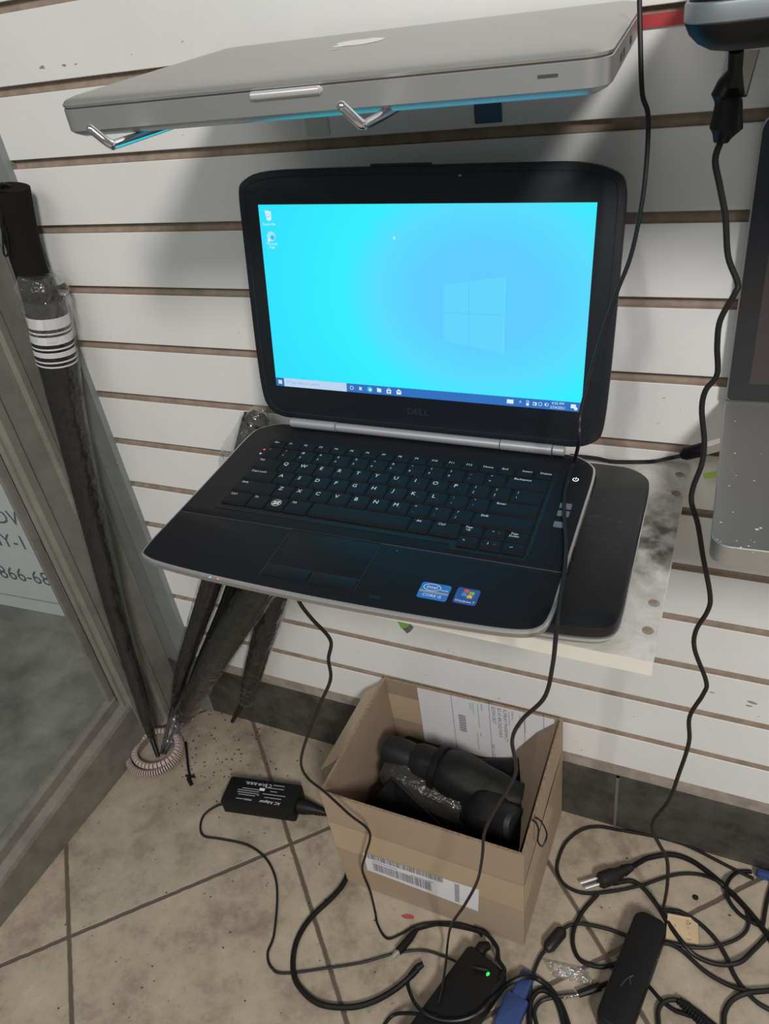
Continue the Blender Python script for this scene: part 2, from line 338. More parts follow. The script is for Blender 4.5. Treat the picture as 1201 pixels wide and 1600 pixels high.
def thing(name, label, cat, Mx=None, group=None):
    o = bpy.data.objects.new(name, None); COL.objects.link(o); o.empty_display_size = .02
    if Mx is not None: o.matrix_world = Mx
    o['label'] = label; o['category'] = cat
    if group: o['group'] = group
    return o
def tag(o, label, cat, group=None):
    o['label'] = label; o['category'] = cat
    if group: o['group'] = group
    return o
def structure(name, b, parent=None, **k):
    o = b.build(name, parent, **k)
    if not parent: o['kind'] = 'structure'
    return o
def frame(p, yaw, rx=0, ry=0): return T(*p) @ Rz(yaw) @ Rxm(rx) @ Rym(ry)

# ------------------------------------------------------------------ the room
b = MB(); b.poly([(-.95, -2.6, 0), (1.6, -2.6, 0), (1.6, .02, 0), (-.95, .02, 0)], M['floor']); fl = structure('floor', b, flat=True)
b = MB(); b.poly([(-3.2, -2.6, -.004), (-.945, -2.6, -.004), (-.945, .6, -.004), (-3.2, .6, -.004)], M['pave'])
structure('ground', b, flat=True)

# slatted wall: white faces with recessed fibreboard grooves
b = MB(); P_ = .0762; xs0, xs1 = -.836, 1.55; hw = .0050
zt = 1.124
zs = sorted([zt-P_*k for k in range(-9, 13)])
def wq(y0, z0, y1, z1, m): b.poly([(xs0, y0, z0), (xs1, y0, z0), (xs1, y1, z1), (xs0, y1, z1)], m)
zprev = .141
for z in zs+[1.90]:
    top = z-hw if z < 1.9 else 1.9
    wq(-.0005, zprev+.0006, -.0005, top-.0006, M['white']); wq(.0002, zprev, -.0005, zprev+.0006, M['white']); wq(-.0005, top-.0006, .0002, top, M['white'])
    if z < 1.9:
        wq(.0002, top, .0065, top+.0003, M['mdf']); wq(.0065, top+.0003, .0065, z+hw, M['mdf']); wq(.0065, z+hw, .0002, z+hw, M['mdf']); zprev = z+hw
b.box((xs0, .0102, .141), (xs1, .020, 1.9), M['mdf'])
b.poly([(xs0, 0, .141), (xs0, .0102, .141), (xs1, .0102, .141), (xs1, 0, .141)], M['mdfedge'])
wb = structure('wall_back', b, flat=True)
# small scuffs on the slats
b = MB()
for (px, py, s) in ((570, 1048, .006), (665, 1055, .0018), (700, 1017, .002), (708, 1020, .0015), (1037, 622, .0014), (1062, 641, .0008), (1028, 661, .001), (1112, 1082, .003), (1175, 1098, .006), (1170, 1103, .004), (373, 520, .0012), (153, 438, .001), (172, 527, .001),
                   (65, 105, .004), (68, 106, .002), (100, 102, .003), (118, 100, .002), (285, 65, .0014), (205, 85, .001), (285, 211, .001), (560, 1020, .0015), (615, 1030, .001), (990, 1120, .0016), (1185, 1120, .0015), (1110, 1140, .001), (908, 1172, .002), (900, 1158, .0014), (780, 1092, .002)):
    p = W(px, py, -.0008); b.disc((0, 0, 0), s, M['mdfedge'], T(*p) @ Rz(0) @ Rxm(math.pi/2) @ Rz(random.random()*.5-.2), 9, s*.35)
structure('wall_marks', b, wb)
b = MB(); b.box((xs0, .001, .117), (xs1, .02, .141), M['mdfedge']); structure('trim_1', b)
b = MB(); b.box((xs0-.07, -.004, 0), (xs1, .02, .117), M['stone'])
for px, py in ((963, 1240), (560, 1110)):
    x = W(px, py, -.004).x; b.box((x-.002, -.0046, 0), (x+.002, 0, .117), M['grout'])
structure('baseboard_back', b, flat=True)

# left wall: shopfront frame, jamb, sill and glazed panel
b = MB()
def vstrip(pts, z0, z1, m):                   # pts: (x,y) polyline seen from inside
    for (xa, ya), (xb, yb) in zip(pts, pts[1:]): b.poly([(xa, ya, z0), (xb, yb, z0), (xb, yb, z1), (xa, ya, z1)], m)
vstrip([(-.915, .004), (-.903, .0), (-.875, -.006), (-.870, -.009), (-.838, -.009), (-.836, 0.0), (-.836, .012)], .0, 2.2, M['alu2'])
structure('trim_2', b, ang=20)
b = MB()
vstrip([(-.930, -.118), (-.921, -.116), (-.921, -.111), (-.911, -.108), (-.911, -.095), (-.917, -.094), (-.917, -.055), (-.912, -.050), (-.912, -.040), (-.917, -.036), (-.917, .004)], .0, 2.2, M['alu'])
vstrip([(-.929, -.120), (-.9295, -.1165)], .0, 2.2, M['gasket'])
wl = structure('wall_left', b, ang=20)
# bottom rail (sill), top face sloping with the frame
b = MB()
def rail(prof0, prof1, y0, y1, m):
    n = len(prof0); v = [(x, y0, z) for x, z in prof0]+[(x, y1, z) for x, z in prof1]
    b.add(v, [(i, i+1, n+i+1, n+i) for i in range(n-1)], m)
rail([(-.913, 0), (-.913, .098), (-.916, .104), (-.928, .112), (-.930, .128), (-.946, .134)], [(-.913, 0), (-.913, .020), (-.916, .026), (-.928, .034), (-.930, .050), (-.946, .056)], -.095, -.75, M['alusill'])
rail([(-.9285, .112), (-.9305, .128)], [(-.9285, .034), (-.9305, .050)], -.1, -.75, M['gasket'])
structure('trim_3', b, ang=20)
b = MB()                                     # inner door stile and rail beyond the gasket
b.box((-.941, -.130, .0), (-.934, -.117, 2.2), M['alu'])
structure('window_1', b, flat=True)
b = MB(); b.box((-.943, -2.2, .0), (-.939, -.129, 2.2), M['glass']); g = b.build('window_pane', bpy.data.objects['window_1'], flat=True)
b = MB(); b.poly([(-3.2, -.02, -.004), (-.95, .105, -.004), (-.95, .105, 2.2), (-3.2, -.02, 2.2)], M['outwall']); structure('wall_outer', b, flat=True)

# poster seen through the glass
pa = (-1.489+.0, .075); 
def outw(px, py):                            # point just in front of the outer wall plane
    n = Vector((-(.125), 2.25, 0)).normalized(); o = Vector((-.95, .105-.006, 0)); d = ray(px, py); return CPOS+d*((o-CPOS).dot(n)/d.dot(n))
A = outw(0, 944); B = outw(112, 965); xd = (B-A).normalized(); zd = Vector((0, 0, 1)); zd = (zd-xd*zd.dot(xd)).normalized(); nd = xd.cross(zd)
X = Matrix(((xd.x, zd.x, nd.x, A.x), (xd.y, zd.y, nd.y, A.y), (xd.z, zd.z, nd.z, A.z), (0, 0, 0, 1)))
Xi = X.inverted()
pst = thing('poster', 'white poster with grey lettering and a phone number beyond the window glass', 'poster', X)
b = MB(); b.box((-.4, 0, -.002), (.42, .75, 0), M['paper']); b.box((-.4, .034, 0), (.42, .038, .0003), M['ink2']); b.build('sheet', pst, flat=True)
def at_poster(px, py): q = Xi @ outw(px, py); return q
b = MB()
for s, px, py, px2, h in (('BDW', 18, 810, 44, 38), ('NY-113', -6, 846, 70, 38), ('866-683', 0, 901, 92, 36)):
    L_ = at_poster(px2, py+ (4 if px2 < 60 else 8)); w_ = max(x for x, y in text_geo(s)[0])
    size = .050 if s != '866-683' else .052
    b = MB(); b.text(s, size, T(L_.x-w_*size, L_.y, .0006), M['ink']); b.build('lettering', pst, flat=True)


# ------------------------------------------------------------------ shelf board
SY = .020
SH = frame((-.036, -.289, .650), SY, 0, .031)
sh = thing('shelf_board', 'grimy white shelf board with drilled holes under the laptops', 'shelf', SH)
b = MB(); so = rrect(-.36, 0, 0, .287, .001, 1)
b.box((-.36, 0, -.0138), (0, .286, 0), M['shelf']); b.box((-.36, -.0006, -.0138), (.0, 0, -.0002), M['shelfedge']); b.box((0, 0, -.0138), (.0005, .286, -.0002), M['shelfedge'])
b.build('board', sh, flat=True)
b = MB(); SHi = SH.inverted()
for px, py in ((1012, 986), (1022, 943), (1063, 772), (1070, 743)):
    q = SHi @ F(px, py, .650); q.x = min(q.x, -.007)
    b = MB(); b.disc((q.x, q.y, .0003), .0042, M['mdf'], None, 18); b.tube([(q.x, q.y, .0004), (q.x, q.y, .0002)], .0045, M['mdfedge'], 18)
    b.disc((q.x-.0008, q.y+.0012, .0006), .0032, M['kraft2'], None, 16, .0026)
    b.build('drilled_hole', sh, flat=True)

# ------------------------------------------------------------------ closed laptop on the shelf
def base_outline(s=1.0):
    p = [(-1, 14), (6, 9), (20, 5.2), (60, 2.2), (118, .2), (176, -.6), (234, .2), (292, 2.2), (328, 4.6), (345, 9.5), (352, 22), (352, 70), (352.5, 150), (353.5, 211), (347, 222), (334, 231.5), (318, 234), (176, 234), (34, 234), (20, 231.5), (6, 222), (-.5, 211), (0, 150), (0, 70)]
    return [(x/1000*s, y/1000*s) for x, y in chaikin(p, 2)]
L2 = frame((-.4125, -.3165, .6625), .044, .0, .031)
l2 = thing('closed_laptop', 'closed black laptop lying on the white shelf, under the open laptop', 'laptop', L2)
bo = [(x*1.0, y*1.03) for x, y in base_outline()]
b = MB(); b.slab(inset(bo, .012), .0, .006, M['blackplastic']); b.slab(inset(bo, .003), .005, .0125, M['greytrim'], None, 0, .004); b.build('lower_case', l2)
b = MB(); b.slab(bo, .0125, .0160, M['silver'], None, .0006, .001); b.build('silver_band', l2)
b = MB(); b.slab(inset(bo, .0006), .0166, .0265, M['lap2'], None, .003, .001)
for i in range(26):
    x, y = .318+random.gauss(0, .008), .135+random.gauss(0, .014); a = random.random()*3
    b.tube([(x, y, .0266), (x+.004*math.cos(a), y+.004*math.sin(a), .0266), (x+.007*math.cos(a+.4), y+.007*math.sin(a+.4), .0266)], .00018, M['scuff'], 4)
b.build('lid', l2)

# ------------------------------------------------------------------ open laptop
L1 = frame((-.4542, -.3612, .7187), .0389, .0414, .031)
lp = thing('open_laptop', 'open black laptop with a glowing cyan desktop, lying across the shelf', 'laptop', L1)
bo = base_outline()
b = MB(); b.slab([(.010+x*.945, .032+y*.83) for x, y in bo], -.027, -.011, M['blackplastic'], None, 0, .004)
b.slab(bo, -.0125, -.0040, M['greytrim'], None, 0, .005); b.slab(inset(bo, -.0003), -.0040, -.0006, M['silver'], None, .0006, .0006)
for y in (.082, .10, .185, .20):               # side ports on the right
    b.box((.3508, y, -.0105), (.3535, y+.010, -.0055), M['blackplastic'])
b.build('lower_case', lp)
def clip_y(pts, y, keep_low):
    out = []; n = len(pts)
    for i in range(n):
        a, c = pts[i], pts[(i+1) % n]; ia = (a[1] <= y) == keep_low; ic = (c[1] <= y) == keep_low
        if ia: out.append(a)
        if ia != ic: t = (y-a[1])/(c[1]-a[1]); out.append((a[0]+(c[0]-a[0])*t, y))
    return out
di = inset(bo, .0016)
b = MB(); b.slab(clip_y(di, .0725, True), -.002, .0, M['deck'], None, .0004)
b.box((.2155, .0095, -.0001), (.2255, .0135, .0003), M['well']); b.disc((.218, .0665, .0002), .0006, M['legend2'], None, 8)
b.build('palm_rest', lp)
b = MB(); b.slab(clip_y(di, .0733, False), -.002, .0, M['deck2'], None, .0004)
b.build('keyboard_deck', lp)
b = MB(); b.slab(rrect(.1195, .0265, .2012, .0712, .001, 2), -.0002, .0002, M['deck2'], None, .0001)
tp = b.build('touchpad', lp)
for x0, x1 in ((.1195, .1600), (.1610, .2012)):
    b = MB(); b.slab(rrect(x0, .0130, x1, .0258, .0015, 3), -.0002, .0007, M['deck2'], None, .0005); b.build('touchpad_button', lp)
# faint outline round the touchpad
b = MB()
for a0, a1 in (((.1187, .0722), (.2020, .0726)), ((.2020, .0124), (.2024, .0728)), ((.1187, .0124), (.1191, .0728)), ((.1187, .0260), (.2020, .0263))):
    b.box((*a0, .0), (*a1, .00045), M['lip'])
b.build('touchpad_outline', lp, flat=True)

# keyboard
KX, KY, U = .0336, .0908, .019
b = MB(); b.slab(rrect(KX-.0035, KY-.006, KX+15*U+.003, KY+5.75*U+.001, .002, 2), -.0001, .0003, M['well']); b.slab(rrect(KX+.224, KY-.0125, KX+15*U+.002, KY, .002, 2), -.0001, .00031, M['well'])
kb = b.build('keyboard', lp)
def key(x, y, w, h, labs):
    b = MB(); g = .0006; out = rrect(x+g, y+g, x+w-g, y+h-g, .0009, 2)
    kr = lambda k, dy=0.0: [(px, py+dy) for px, py in rrect(x+g+k, y+g+k, x+w-g-k, y+h-g-k, .0008, 2)]
    b.loft([[(p[0], p[1], .0002) for p in out], [(p[0], p[1], .0012) for p in out], [(p[0], p[1], .0023) for p in kr(.0014, .0006)], [(p[0], p[1], .0024) for p in kr(.0020, .0006)]], M['key'])
    for s, dx, dy, size, m in labs:
        b.text(s, size, T(x+dx, y+dy, .00262), M[m])
    b.build('key', kb, ang=25)
def row(y, h, spec):
    x = KX
    for lab, w in spec:
        wl_ = w*U; L_ = []
        if lab:
            if isinstance(lab, tuple): L_ = [(lab[0], .0050, h-.0050, .0036, 'legend'), (lab[1], .0050, h-.0125, .0036, 'legend')]
            elif len(lab) == 1: L_ = [(lab, .0062, h-.0072, .0066, 'legend')]
            else: L_ = [(lab, .0035+.00115*len(lab), h-.0048, .0038, 'legend')]
            if lab in ('U', 'I', 'O', 'P', 'J', 'K', 'L', 'M'): L_.append(('4', .0105, h-.0105, .0022, 'legend2'))
        if w > 0: key(x, y, wl_, h, L_)
        x += abs(wl_)
row(KY+4*U, U, [('`', 1)]+[(t, 1) for t in (('!', '1'), ('@', '2'), ('#', '3'), ('$', '4'), ('%', '5'), ('^', '6'), ('&', '7'), ('*', '8'), ('(', '9'), (')', '0'), ('_', '-'), ('+', '='))]+[('Backspace', 2)])
row(KY+3*U, U, [('Tab', 1.5)]+[(c, 1) for c in 'QWERTYUIOP']+[(('{', '['), 1), (('}', ']'), 1), (('|', '\\'), 1.5)])
row(KY+2*U, U, [('Caps Lock', 1.75)]+[(c, 1) for c in 'ASDFGHJKL']+[((':', ';'), 1), (('"', "'"), 1), ('Enter', 2.25)])
row(KY+U, U, [('Shift', 2.25)]+[(c, 1) for c in 'ZXCVBNM']+[(('<', ','), 1), (('>', '.'), 1), (('?', '/'), 1), ('Shift', 2.75)])
row(KY, U, [('Ctrl', 1.4), ('Fn', 1), (None, 1), ('Alt', 1.25), (None, 5.0), ('Alt', 1), ('Ctrl', 1.35)])
xa = KX+12*U
for i, (up, dn) in enumerate((('Page\nUp', '<'), ('^', 'v'), ('Page\nDown', '>'))):
    x = xa+i*U
    key(x, KY+.0055, U, .0135, [(up, .0060 if len(up) > 1 else .0075, .0085, .0032, 'legend')]+([('o', .0125, .0080, .003, 'legend2')] if i == 1 else []))
    dx = {'<': (('-', .0065, .0075, .005, 'legend'), ('<', .0055, .0075, .0024, 'legend')), 'v': (('I', .0070, .0080, .003, 'legend'), ('v', .0070, .0070, .0024, 'legend'), ('o', .0125, .0075, .003, 'legend2')), '>': (('-', .0065, .0075, .005, 'legend'), ('>', .0078, .0075, .0024, 'legend'))}[dn]
    key(x, KY-.0085, U, .0140, list(dx))
fk = ['Esc']+['F%d' % i for i in range(1, 13)]+['Home', 'End', 'Insert', 'Delete']
row(KY+5*U+.0006, .0122, [(None, 0)]+[(f, 15/17) for f in fk])
# window mark on its key
b = MB(); cx, cy = KX+2.9*U, KY+.0098
for i in range(20):
    a = 2*math.pi*i/20; a2 = 2*math.pi*(i+1)/20; r0, r1 = .0042, .0047
    b.poly([(cx+r0*math.cos(a), cy+r0*math.sin(a), .00266), (cx+r1*math.cos(a), cy+r1*math.sin(a), .00266), (cx+r1*math.cos(a2), cy+r1*math.sin(a2), .00266), (cx+r0*math.cos(a2), cy+r0*math.sin(a2), .00266)], M['legend'])
for ix in (-1, 1):
    for iy in (-1, 1): b.poly([(cx+ix*.0003, cy+iy*.0003+ix*.0002, .00266), (cx+ix*.0028, cy+iy*.0003+ix*.0005, .00266), (cx+ix*.0028, cy+iy*.0024+ix*.0005, .00266), (cx+ix*.0003, cy+iy*.0024+ix*.0002, .00266)][::(1 if ix*iy > 0 else -1)], M['legend'])
b.build('window_mark', kb, flat=True)
# buttons and lights on the deck
b = MB(); b.slab(rrect(.3325, .1875, .3440, .1985, .001, 2), 0, .0006, M['well'], None, .0002)
for i in range(14):
    a = math.radians(120+300*i/14); a2 = math.radians(120+300*(i+1)/14)
    b.poly([(.3382+r*math.cos(t), .1930+r*math.sin(t), .0008) for r, t in ((.0020, a), (.0027, a), (.0027, a2), (.0020, a2))], M['ledw'])
b.box((.3379, .1930, .0007), (.3385, .1962, .0009), M['ledw']); b.build('power_button', lp, flat=True)
for y in (.1505, .1400, .1250):
    b = MB(); b.slab(rrect(.3322, y, .3422, y+.0065, .0008, 2), 0, .0016, M['mediabtn'], None, .0005); b.build('media_button', lp)
for bb in (((.0316, .1816, .0005), .0012, 'ledr', None, None), ((.0311, .1744, .0005), .0012, 'ledb', None, None), ((0, 0, 0), .0011, 'ledb', T(.0781, .0010, -.0018) @ Rxm(math.pi/2), .0007), ((0, 0, 0), .0011, 'ledo', T(.0859, .0008, -.0018) @ Rxm(math.pi/2), .0007)):
    b = MB(); b.disc(bb[0], bb[1], M[bb[2]], bb[3], 10, bb[4]); b.build('indicator_light', lp, flat=True)
# stickers
def sticker(cx, cy, w, h, m, name='sticker'):
    b = MB(); b.slab(rrect(cx-w/2, cy-h/2, cx+w/2, cy+h/2, .0022, 4), .0, .0003, m); return b
b = sticker(.2625, .0287, .0235, .0172, M['stickblue'])
b.box((.2510, .0268, .0003), (.2740, .0284, .00035), M['stickgold'])
for i in range(24):
    a = 2*math.pi*i/24; a2 = 2*math.pi*(i+1)/24; C_ = (.2598, .0325)
    b.poly([(C_[0]+rx*math.cos(t), C_[1]+ry*math.sin(t), .0004) for rx, ry, t in ((.0065, .0034, a), (.0070, .0039, a), (.0070, .0039, a2), (.0065, .0034, a2))], M['swhite'])
b.text('intel', .0050, T(.2598, .0326, .00042), M['swhite']); b.text('inside', .0026, T(.2702, .0310, .00042), M['swhite']); b.text('CORE i5', .0042, T(.2622, .0237, .00042), M['swhite'])
b.build('sticker', lp, flat=True)['label'] = 'blue processor sticker reading intel CORE i5'
b = sticker(.2878, .0297, .0178, .0168, M['stickblue2'])
for ix, iy, m in ((-1, 1, 'flagr'), (1, 1, 'flagg'), (-1, -1, 'flagb'), (1, -1, 'flagy')):
    x0, x1 = sorted((ix*.0003, ix*.0042)); y0, y1 = sorted((iy*.0003, iy*.0036)); sh_ = .0007*ix
    b.poly([(.2882+x0+.0004*iy, .0320+y0-sh_, .0004), (.2882+(x0+x1)/2+.0004*iy, .0320+y0+.0004-sh_, .0004), (.2882+x1+.0004*iy, .0320+y0-sh_, .0004), (.2882+x1+.0004*iy, .0320+y1-sh_, .0004), (.2882+(x0+x1)/2+.0004*iy, .0320+y1+.0004-sh_, .0004), (.2882+x0+.0004*iy, .0320+y1-sh_, .0004)], M[m])
b.text('Windows 7', .0032, T(.2878, .0239, .00042), M['swhite']); b.build('sticker', lp, flat=True)['label'] = 'dark blue sticker with a four coloured flag'
# hinge bar
b = MB()
for x0, x1, r in ((.0391, .0905, .0050), (.0912, .2612, .0047), (.2618, .3100, .0050), (.3108, .3215, .0048)):
    b.tube([(x0, .2300, .0042), (x0+.0004, .2300, .0042), (x1-.0004, .2300, .0042), (x1, .2300, .0042)], [r*.8, r, r, r*.8], M['hinge'], 20)
b.build('hinge_bar', lp)
# lid
TT = .2099
LM = Matrix(((1, 0, 0, .0236), (0, math.sin(TT), -math.cos(TT), .2408), (0, math.cos(TT), math.sin(TT), .0403), (0, 0, 0, 1)))
lo = [(-19, -12), (-21, 40), (-21, 150), (-21, 186), (-17, 194), (4, 203), (60, 203.8), (155, 204.3), (250, 204.3), (298, 204), (322, 197), (331, 188), (331.5, 150), (331.5, 40), (330, -18), (325, -27), (311, -34), (290, -35), (155, -35), (15, -35), (-3, -33), (-13, -26)]
lo = [(x/1000, y/1000) for x, y in chaikin(lo[::-1], 2)]
b = MB(); b.slab(lo, -.0105, -.0002, M['bezel'], LM, .0012, .003)
lid = b.build('screen_lid', lp)
b = MB()
li = inset(lo, .006); n = len(li)
b.loft([[(x, y, -.0003) for x, y in li], [(x, y, .0003) for x, y in inset(lo, .0064)], [(x, y, -.0003) for x, y in inset(lo, .0068)]], M['lip'], LM, False, False)
b.box((.115, .2035, -.004), (.170, .2060, -.001), M['bezel'], LM)
b.disc((.196, .1955, .0002), .0016, M['darksilver'], LM, 12, .0008)
b.build('bezel_rim', lid)
b = MB(); b.text('DELL', .0085, LM @ T(.1545, -.0145, .0002), M['lip'], 1.2); b.build('maker_mark', lid, flat=True)
sw, shh = .3094, .1739
DM = LM @ T(.0, .0, .0002)
b = MB(); b.poly([(0, 0, 0), (sw, 0, 0), (sw, shh, 0), (0, shh, 0)], M['screen'], None)
dp = b.build('display', lid, flat=True); dp.matrix_local = DM
# things drawn on the screen
b = MB(); bh = .0086
def sq(x0, y0, x1, y1, m, z=.0001): b.poly([(x0, y0, z), (x1, y0, z), (x1, y1, z), (x0, y1, z)], M[m])
sq(0, 0, sw, bh, 's_bar'); sq(0, 0, .0092, bh, 's_start', .00015); sq(.0095, 0, .0800, bh, 's_search', .00015)
for ix in (0, 1):
    for iy in (0, 1): sq(.0030+ix*.0021, .0024+iy*.0020, .0049+ix*.0021, .0042+iy*.0020, 's_white', .0002)
b.text('Type here to search', .0042, T(.0330, .0045, .0002), M['s_text']); 
def ringm(cx, cy, r, m, z=.0002, w=.0004, n=14):
    for i in range(n):
        a = 2*math.pi*i/n; a2 = 2*math.pi*(i+1)/n
        b.poly([(cx+q*math.cos(t), cy+q*math.sin(t), z) for q, t in ((r-w, a), (r, a), (r, a2), (r-w, a2))], M[m])
ringm(.0140, .0050, .0014, 's_text'); ringm(.0856, .0044, .0020, 's_white', w=.0005)
for y in (.0028, .0054): sq(.0935, y, .0968, y+.0005, 's_white', .0002)
sq(.0937, .0036, .0962, .0051, 's_white', .0002)
b.disc((.1050, .0044, .0002), .0028, M['s_teal'], None, 16); b.disc((.1056, .0040, .00025), .0014, M['s_white'], None, 12)
sq(.1128, .0024, .1172, .0060, 's_white', .0002); sq(.1128, .0058, .1146, .0066, 's_white', .0002)
sq(.1228, .0018, .1275, .0058, 's_white', .0002); ringm(.12515, .0062, .0013, 's_white'); sq(.1240, .0030, .1263, .0046, 's_bar', .00025)
b.poly([(.1332, .0018, .0002), (.1380, .0018, .0002), (.1380, .0052, .0002), (.1356, .0070, .0002), (.1332, .0052, .0002)], M['s_white']); b.poly([(.1338, .0050, .00025), (.1374, .0050, .00025), (.1356, .0036, .00025)], M['s_bar'])
sq(.2420, .0024, .2482, .0062, 's_white', .0002); b.text('^', .0050, T(.2545, .0040, .0002), M['s_white'])
ringm(.2612, .0055, .0014, 's_white'); sq(.2600, .0018, .2624, .0040, 's_white', .0002); sq(.2660, .0026, .2695, .0056, 's_white', .0002); sq(.2664, .0032, .2682, .0050, 's_bar', .00025)
ringm(.2728, .0043, .0018, 's_white'); sq(.2768, .0032, .2780, .0054, 's_white', .0002); ringm(.2786, .0043, .0016, 's_white')
b.text('4:25 PM', .0034, T(.2885, .0062, .0002), M['s_white']); b.text('2/24/2021', .0034, T(.2885, .0023, .0002), M['s_white'])
sq(.3000, .0030, .3045, .0066, 's_white', .0002); b.disc((.3045, .0028, .00025), .0016, M['s_white'], None, 10)
# desktop icons
b.poly([(.0065, .1690, .0002), (.0130, .1680, .0002), (.0128, .1610, .0002), (.0105, .1596, .0002), (.0080, .1606, .0002)][::-1], M['s_white']); ringm(.0098, .1645, .0018, 's_dark', .00025, .0003)
b.text('Recycle Bin', .0030, T(.0100, .1568, .0002), M['s_white'])
b.disc((.0110, .1460, .0002), .0045, M['s_pale'], None, 18); b.disc((.0122, .1450, .00025), .0022, M['s_teal'], None, 14); sq(.0068, .1412, .0092, .1436, 's_white', .0003)
b.text('Microsoft\nEdge', .0030, T(.0110, .1378, .0002), M['s_white'])
b.poly([(.1350, .1475, .0002), (.1350, .1445, .0002), (.1372, .1452, .0002)], M['s_white'])
# faint window mark
wx0, wx1, wmx = .1815, .2375, .2050
def edgey(x, top): t = (x-wx0)/(wx1-wx0); return (.1065+.0085*t) if top else (.0570-.0090*t)
gp = .0006; my = .0822
for x0, x1 in ((wx0, wmx-gp), (wmx+gp, wx1)):
    b.poly([(x0, my+gp, .0001), (x1, my+gp, .0001), (x1, edgey(x1, 1), .0001), (x0, edgey(x0, 1), .0001)], M['s_pane']); b.poly([(x0, edgey(x0, 0), .0001), (x1, edgey(x1, 0), .0001), (x1, my-gp, .0001), (x0, my-gp, .0001)], M['s_pane'])
sq(wx1-.0003, edgey(wx1, 0), wx1, edgey(wx1, 1), 's_edge', .0002)
b.build('desktop_picture', dp, flat=True)

# ------------------------------------------------------------------ silver laptop on hooks
MM = frame((-.4491, -.2856, 1.0522), .0919, .0255, .0139)
mk = thing('closed_silver_laptop', 'closed silver aluminium laptop resting on two chrome hooks above the open laptop', 'laptop', MM)
MW, MD = .364, .249
mo = rrect(0, 0, MW, MD, .015, 8)
b = MB()
mi_ = lambda k: rr_in(MW, MD, .015, k)
b.loft([[(x, y, -.0200) for x, y in mi_(.016)], [(x, y, -.0188) for x, y in mi_(.008)], [(x, y, -.0162) for x, y in mi_(.0025)], [(x, y, -.0142) for x, y in mo], [(x, y, -.0012) for x, y in mo], [(x, y, -.0008) for x, y in mi_(.0005)]], M['macalu'])
b.slab(rrect(.3255, -.0004, .3365, .001, .0002, 1), -.0062-.0012, -.0062+.0004, M['macdark'])
for y in (.055, .075, .13): b.box((MW-.001, y, -.011), (MW+.0003, y+.012, -.0065), M['macdark'])
b.build('lower_case', mk)
b = MB(); b.slab(inset(mo, .0008), -.0012, .0004, M['macdark']); b.build('seam_gasket', mk)
b = MB()
b.loft([[(x, y, .0002) for x, y in inset(mo, .0004)], [(x, y, .0018) for x, y in mo], [(x, y, .0040) for x, y in mi_(.0022)], [(x, y, .0058) for x, y in mi_(.009)], [(x, y, .0066) for x, y in mi_(.022)], [(x, y, .0068) for x, y in mi_(.045)]], M['macalu'])
b.build('lid', mk)
b = MB(); b.tube([(.150, .0008, -.0028), (.1508, -.0004, -.0028), (.1962, -.0004, -.0028), (.1970, .0008, -.0028)], [.0016, .0026, .0026, .0016], M['maclip'], 14); b.build('latch_lip', mk)
# fruit-shaped mark on the lid
def bezpath(pts): return pts
ap = []
for i in range(40):
    a = 2*math.pi*i/40; r = .0185*(1+.10*math.cos(2*a)*.3)
    x, y = r*math.cos(a)*.95, r*math.sin(a)
    if y > .010: y -= .0045*math.exp(-(x/.005)**2)
    if y < -.010: y += .003*math.exp(-(x/.004)**2); x *= .93
    if x > .009 and abs(y-.003) < .012: x -= .0075*math.cos((y-.003)/.012*math.pi/2)
    ap.append((x, y))
lf = [(.0005, .0195), (.0020, .0250), (.0065, .0290), (.0060, .0235), (.0025, .0200)]
b = MB(); X_ = T(.168, .142, .0070) @ Rz(math.pi) @ Matrix.Scale(1.22, 4); b.poly([(x, y, 0) for x, y in ap], M['logo'], X_); b.poly([(x, y, 0) for x, y in lf[::-1]], M['logo'], X_); b.build('lid_mark', mk, flat=True)

# chrome hooks
hooks = [(-.400, -.300, 'chrome display hook under the left end of the silver laptop'), (-.2275, -.300, 'chrome display hook under the middle of the silver laptop')]
def hook(xw, yt, label, zc, plate, skew=0.0):
    h = thing('display_hook', label, 'hook', T(xw, 0, zc), 'chrome hooks holding the laptops')
    b = MB(); L_ = -yt; k = skew
    P = [(0, .004, .0), (k*.07, -.02, .0), (k*.6, -L_*.6, .0), (k*.97, -L_+.010, .0), (k, -L_, .0006), (k-.0015, -L_-.003, .003), (k-.0042, -L_-.0045, .0065), (k-.0078, -L_-.0060, .0108)]
    b.tube(catmull(P, 6)+[Vector((k-.0082, -L_-.0062, .0112))], 0.0029, M['chrome'], 14)
    C_ = Vector((k-.0082, -L_-.0062, .0112)); rg = []
    b.loft([[C_+Vector((.0031*math.cos(u)*math.sin(v), .0031*math.sin(u)*math.sin(v), .0031*math.cos(v))) for u in [2*math.pi*q/12 for q in range(12)]] for v in [math.pi*(1-q/6)*.998+.003 for q in range(7)]], M['chrome'])
    b.build('hook_arm', h)
    b = MB(); b.slab(rrect(-.0125, -.050, .0125, .010, .001, 2), .0, .0016, plate, Rxm(math.pi/2)); b.build('back_plate', h)
    return h
hook(-.410, -.298, hooks[0][2], 1.0298, M['tag'], .014)
hook(-.2375, -.298, hooks[1][2], 1.0300, M['tagblue'], .0245)
# wall-side tags hanging from the hooks

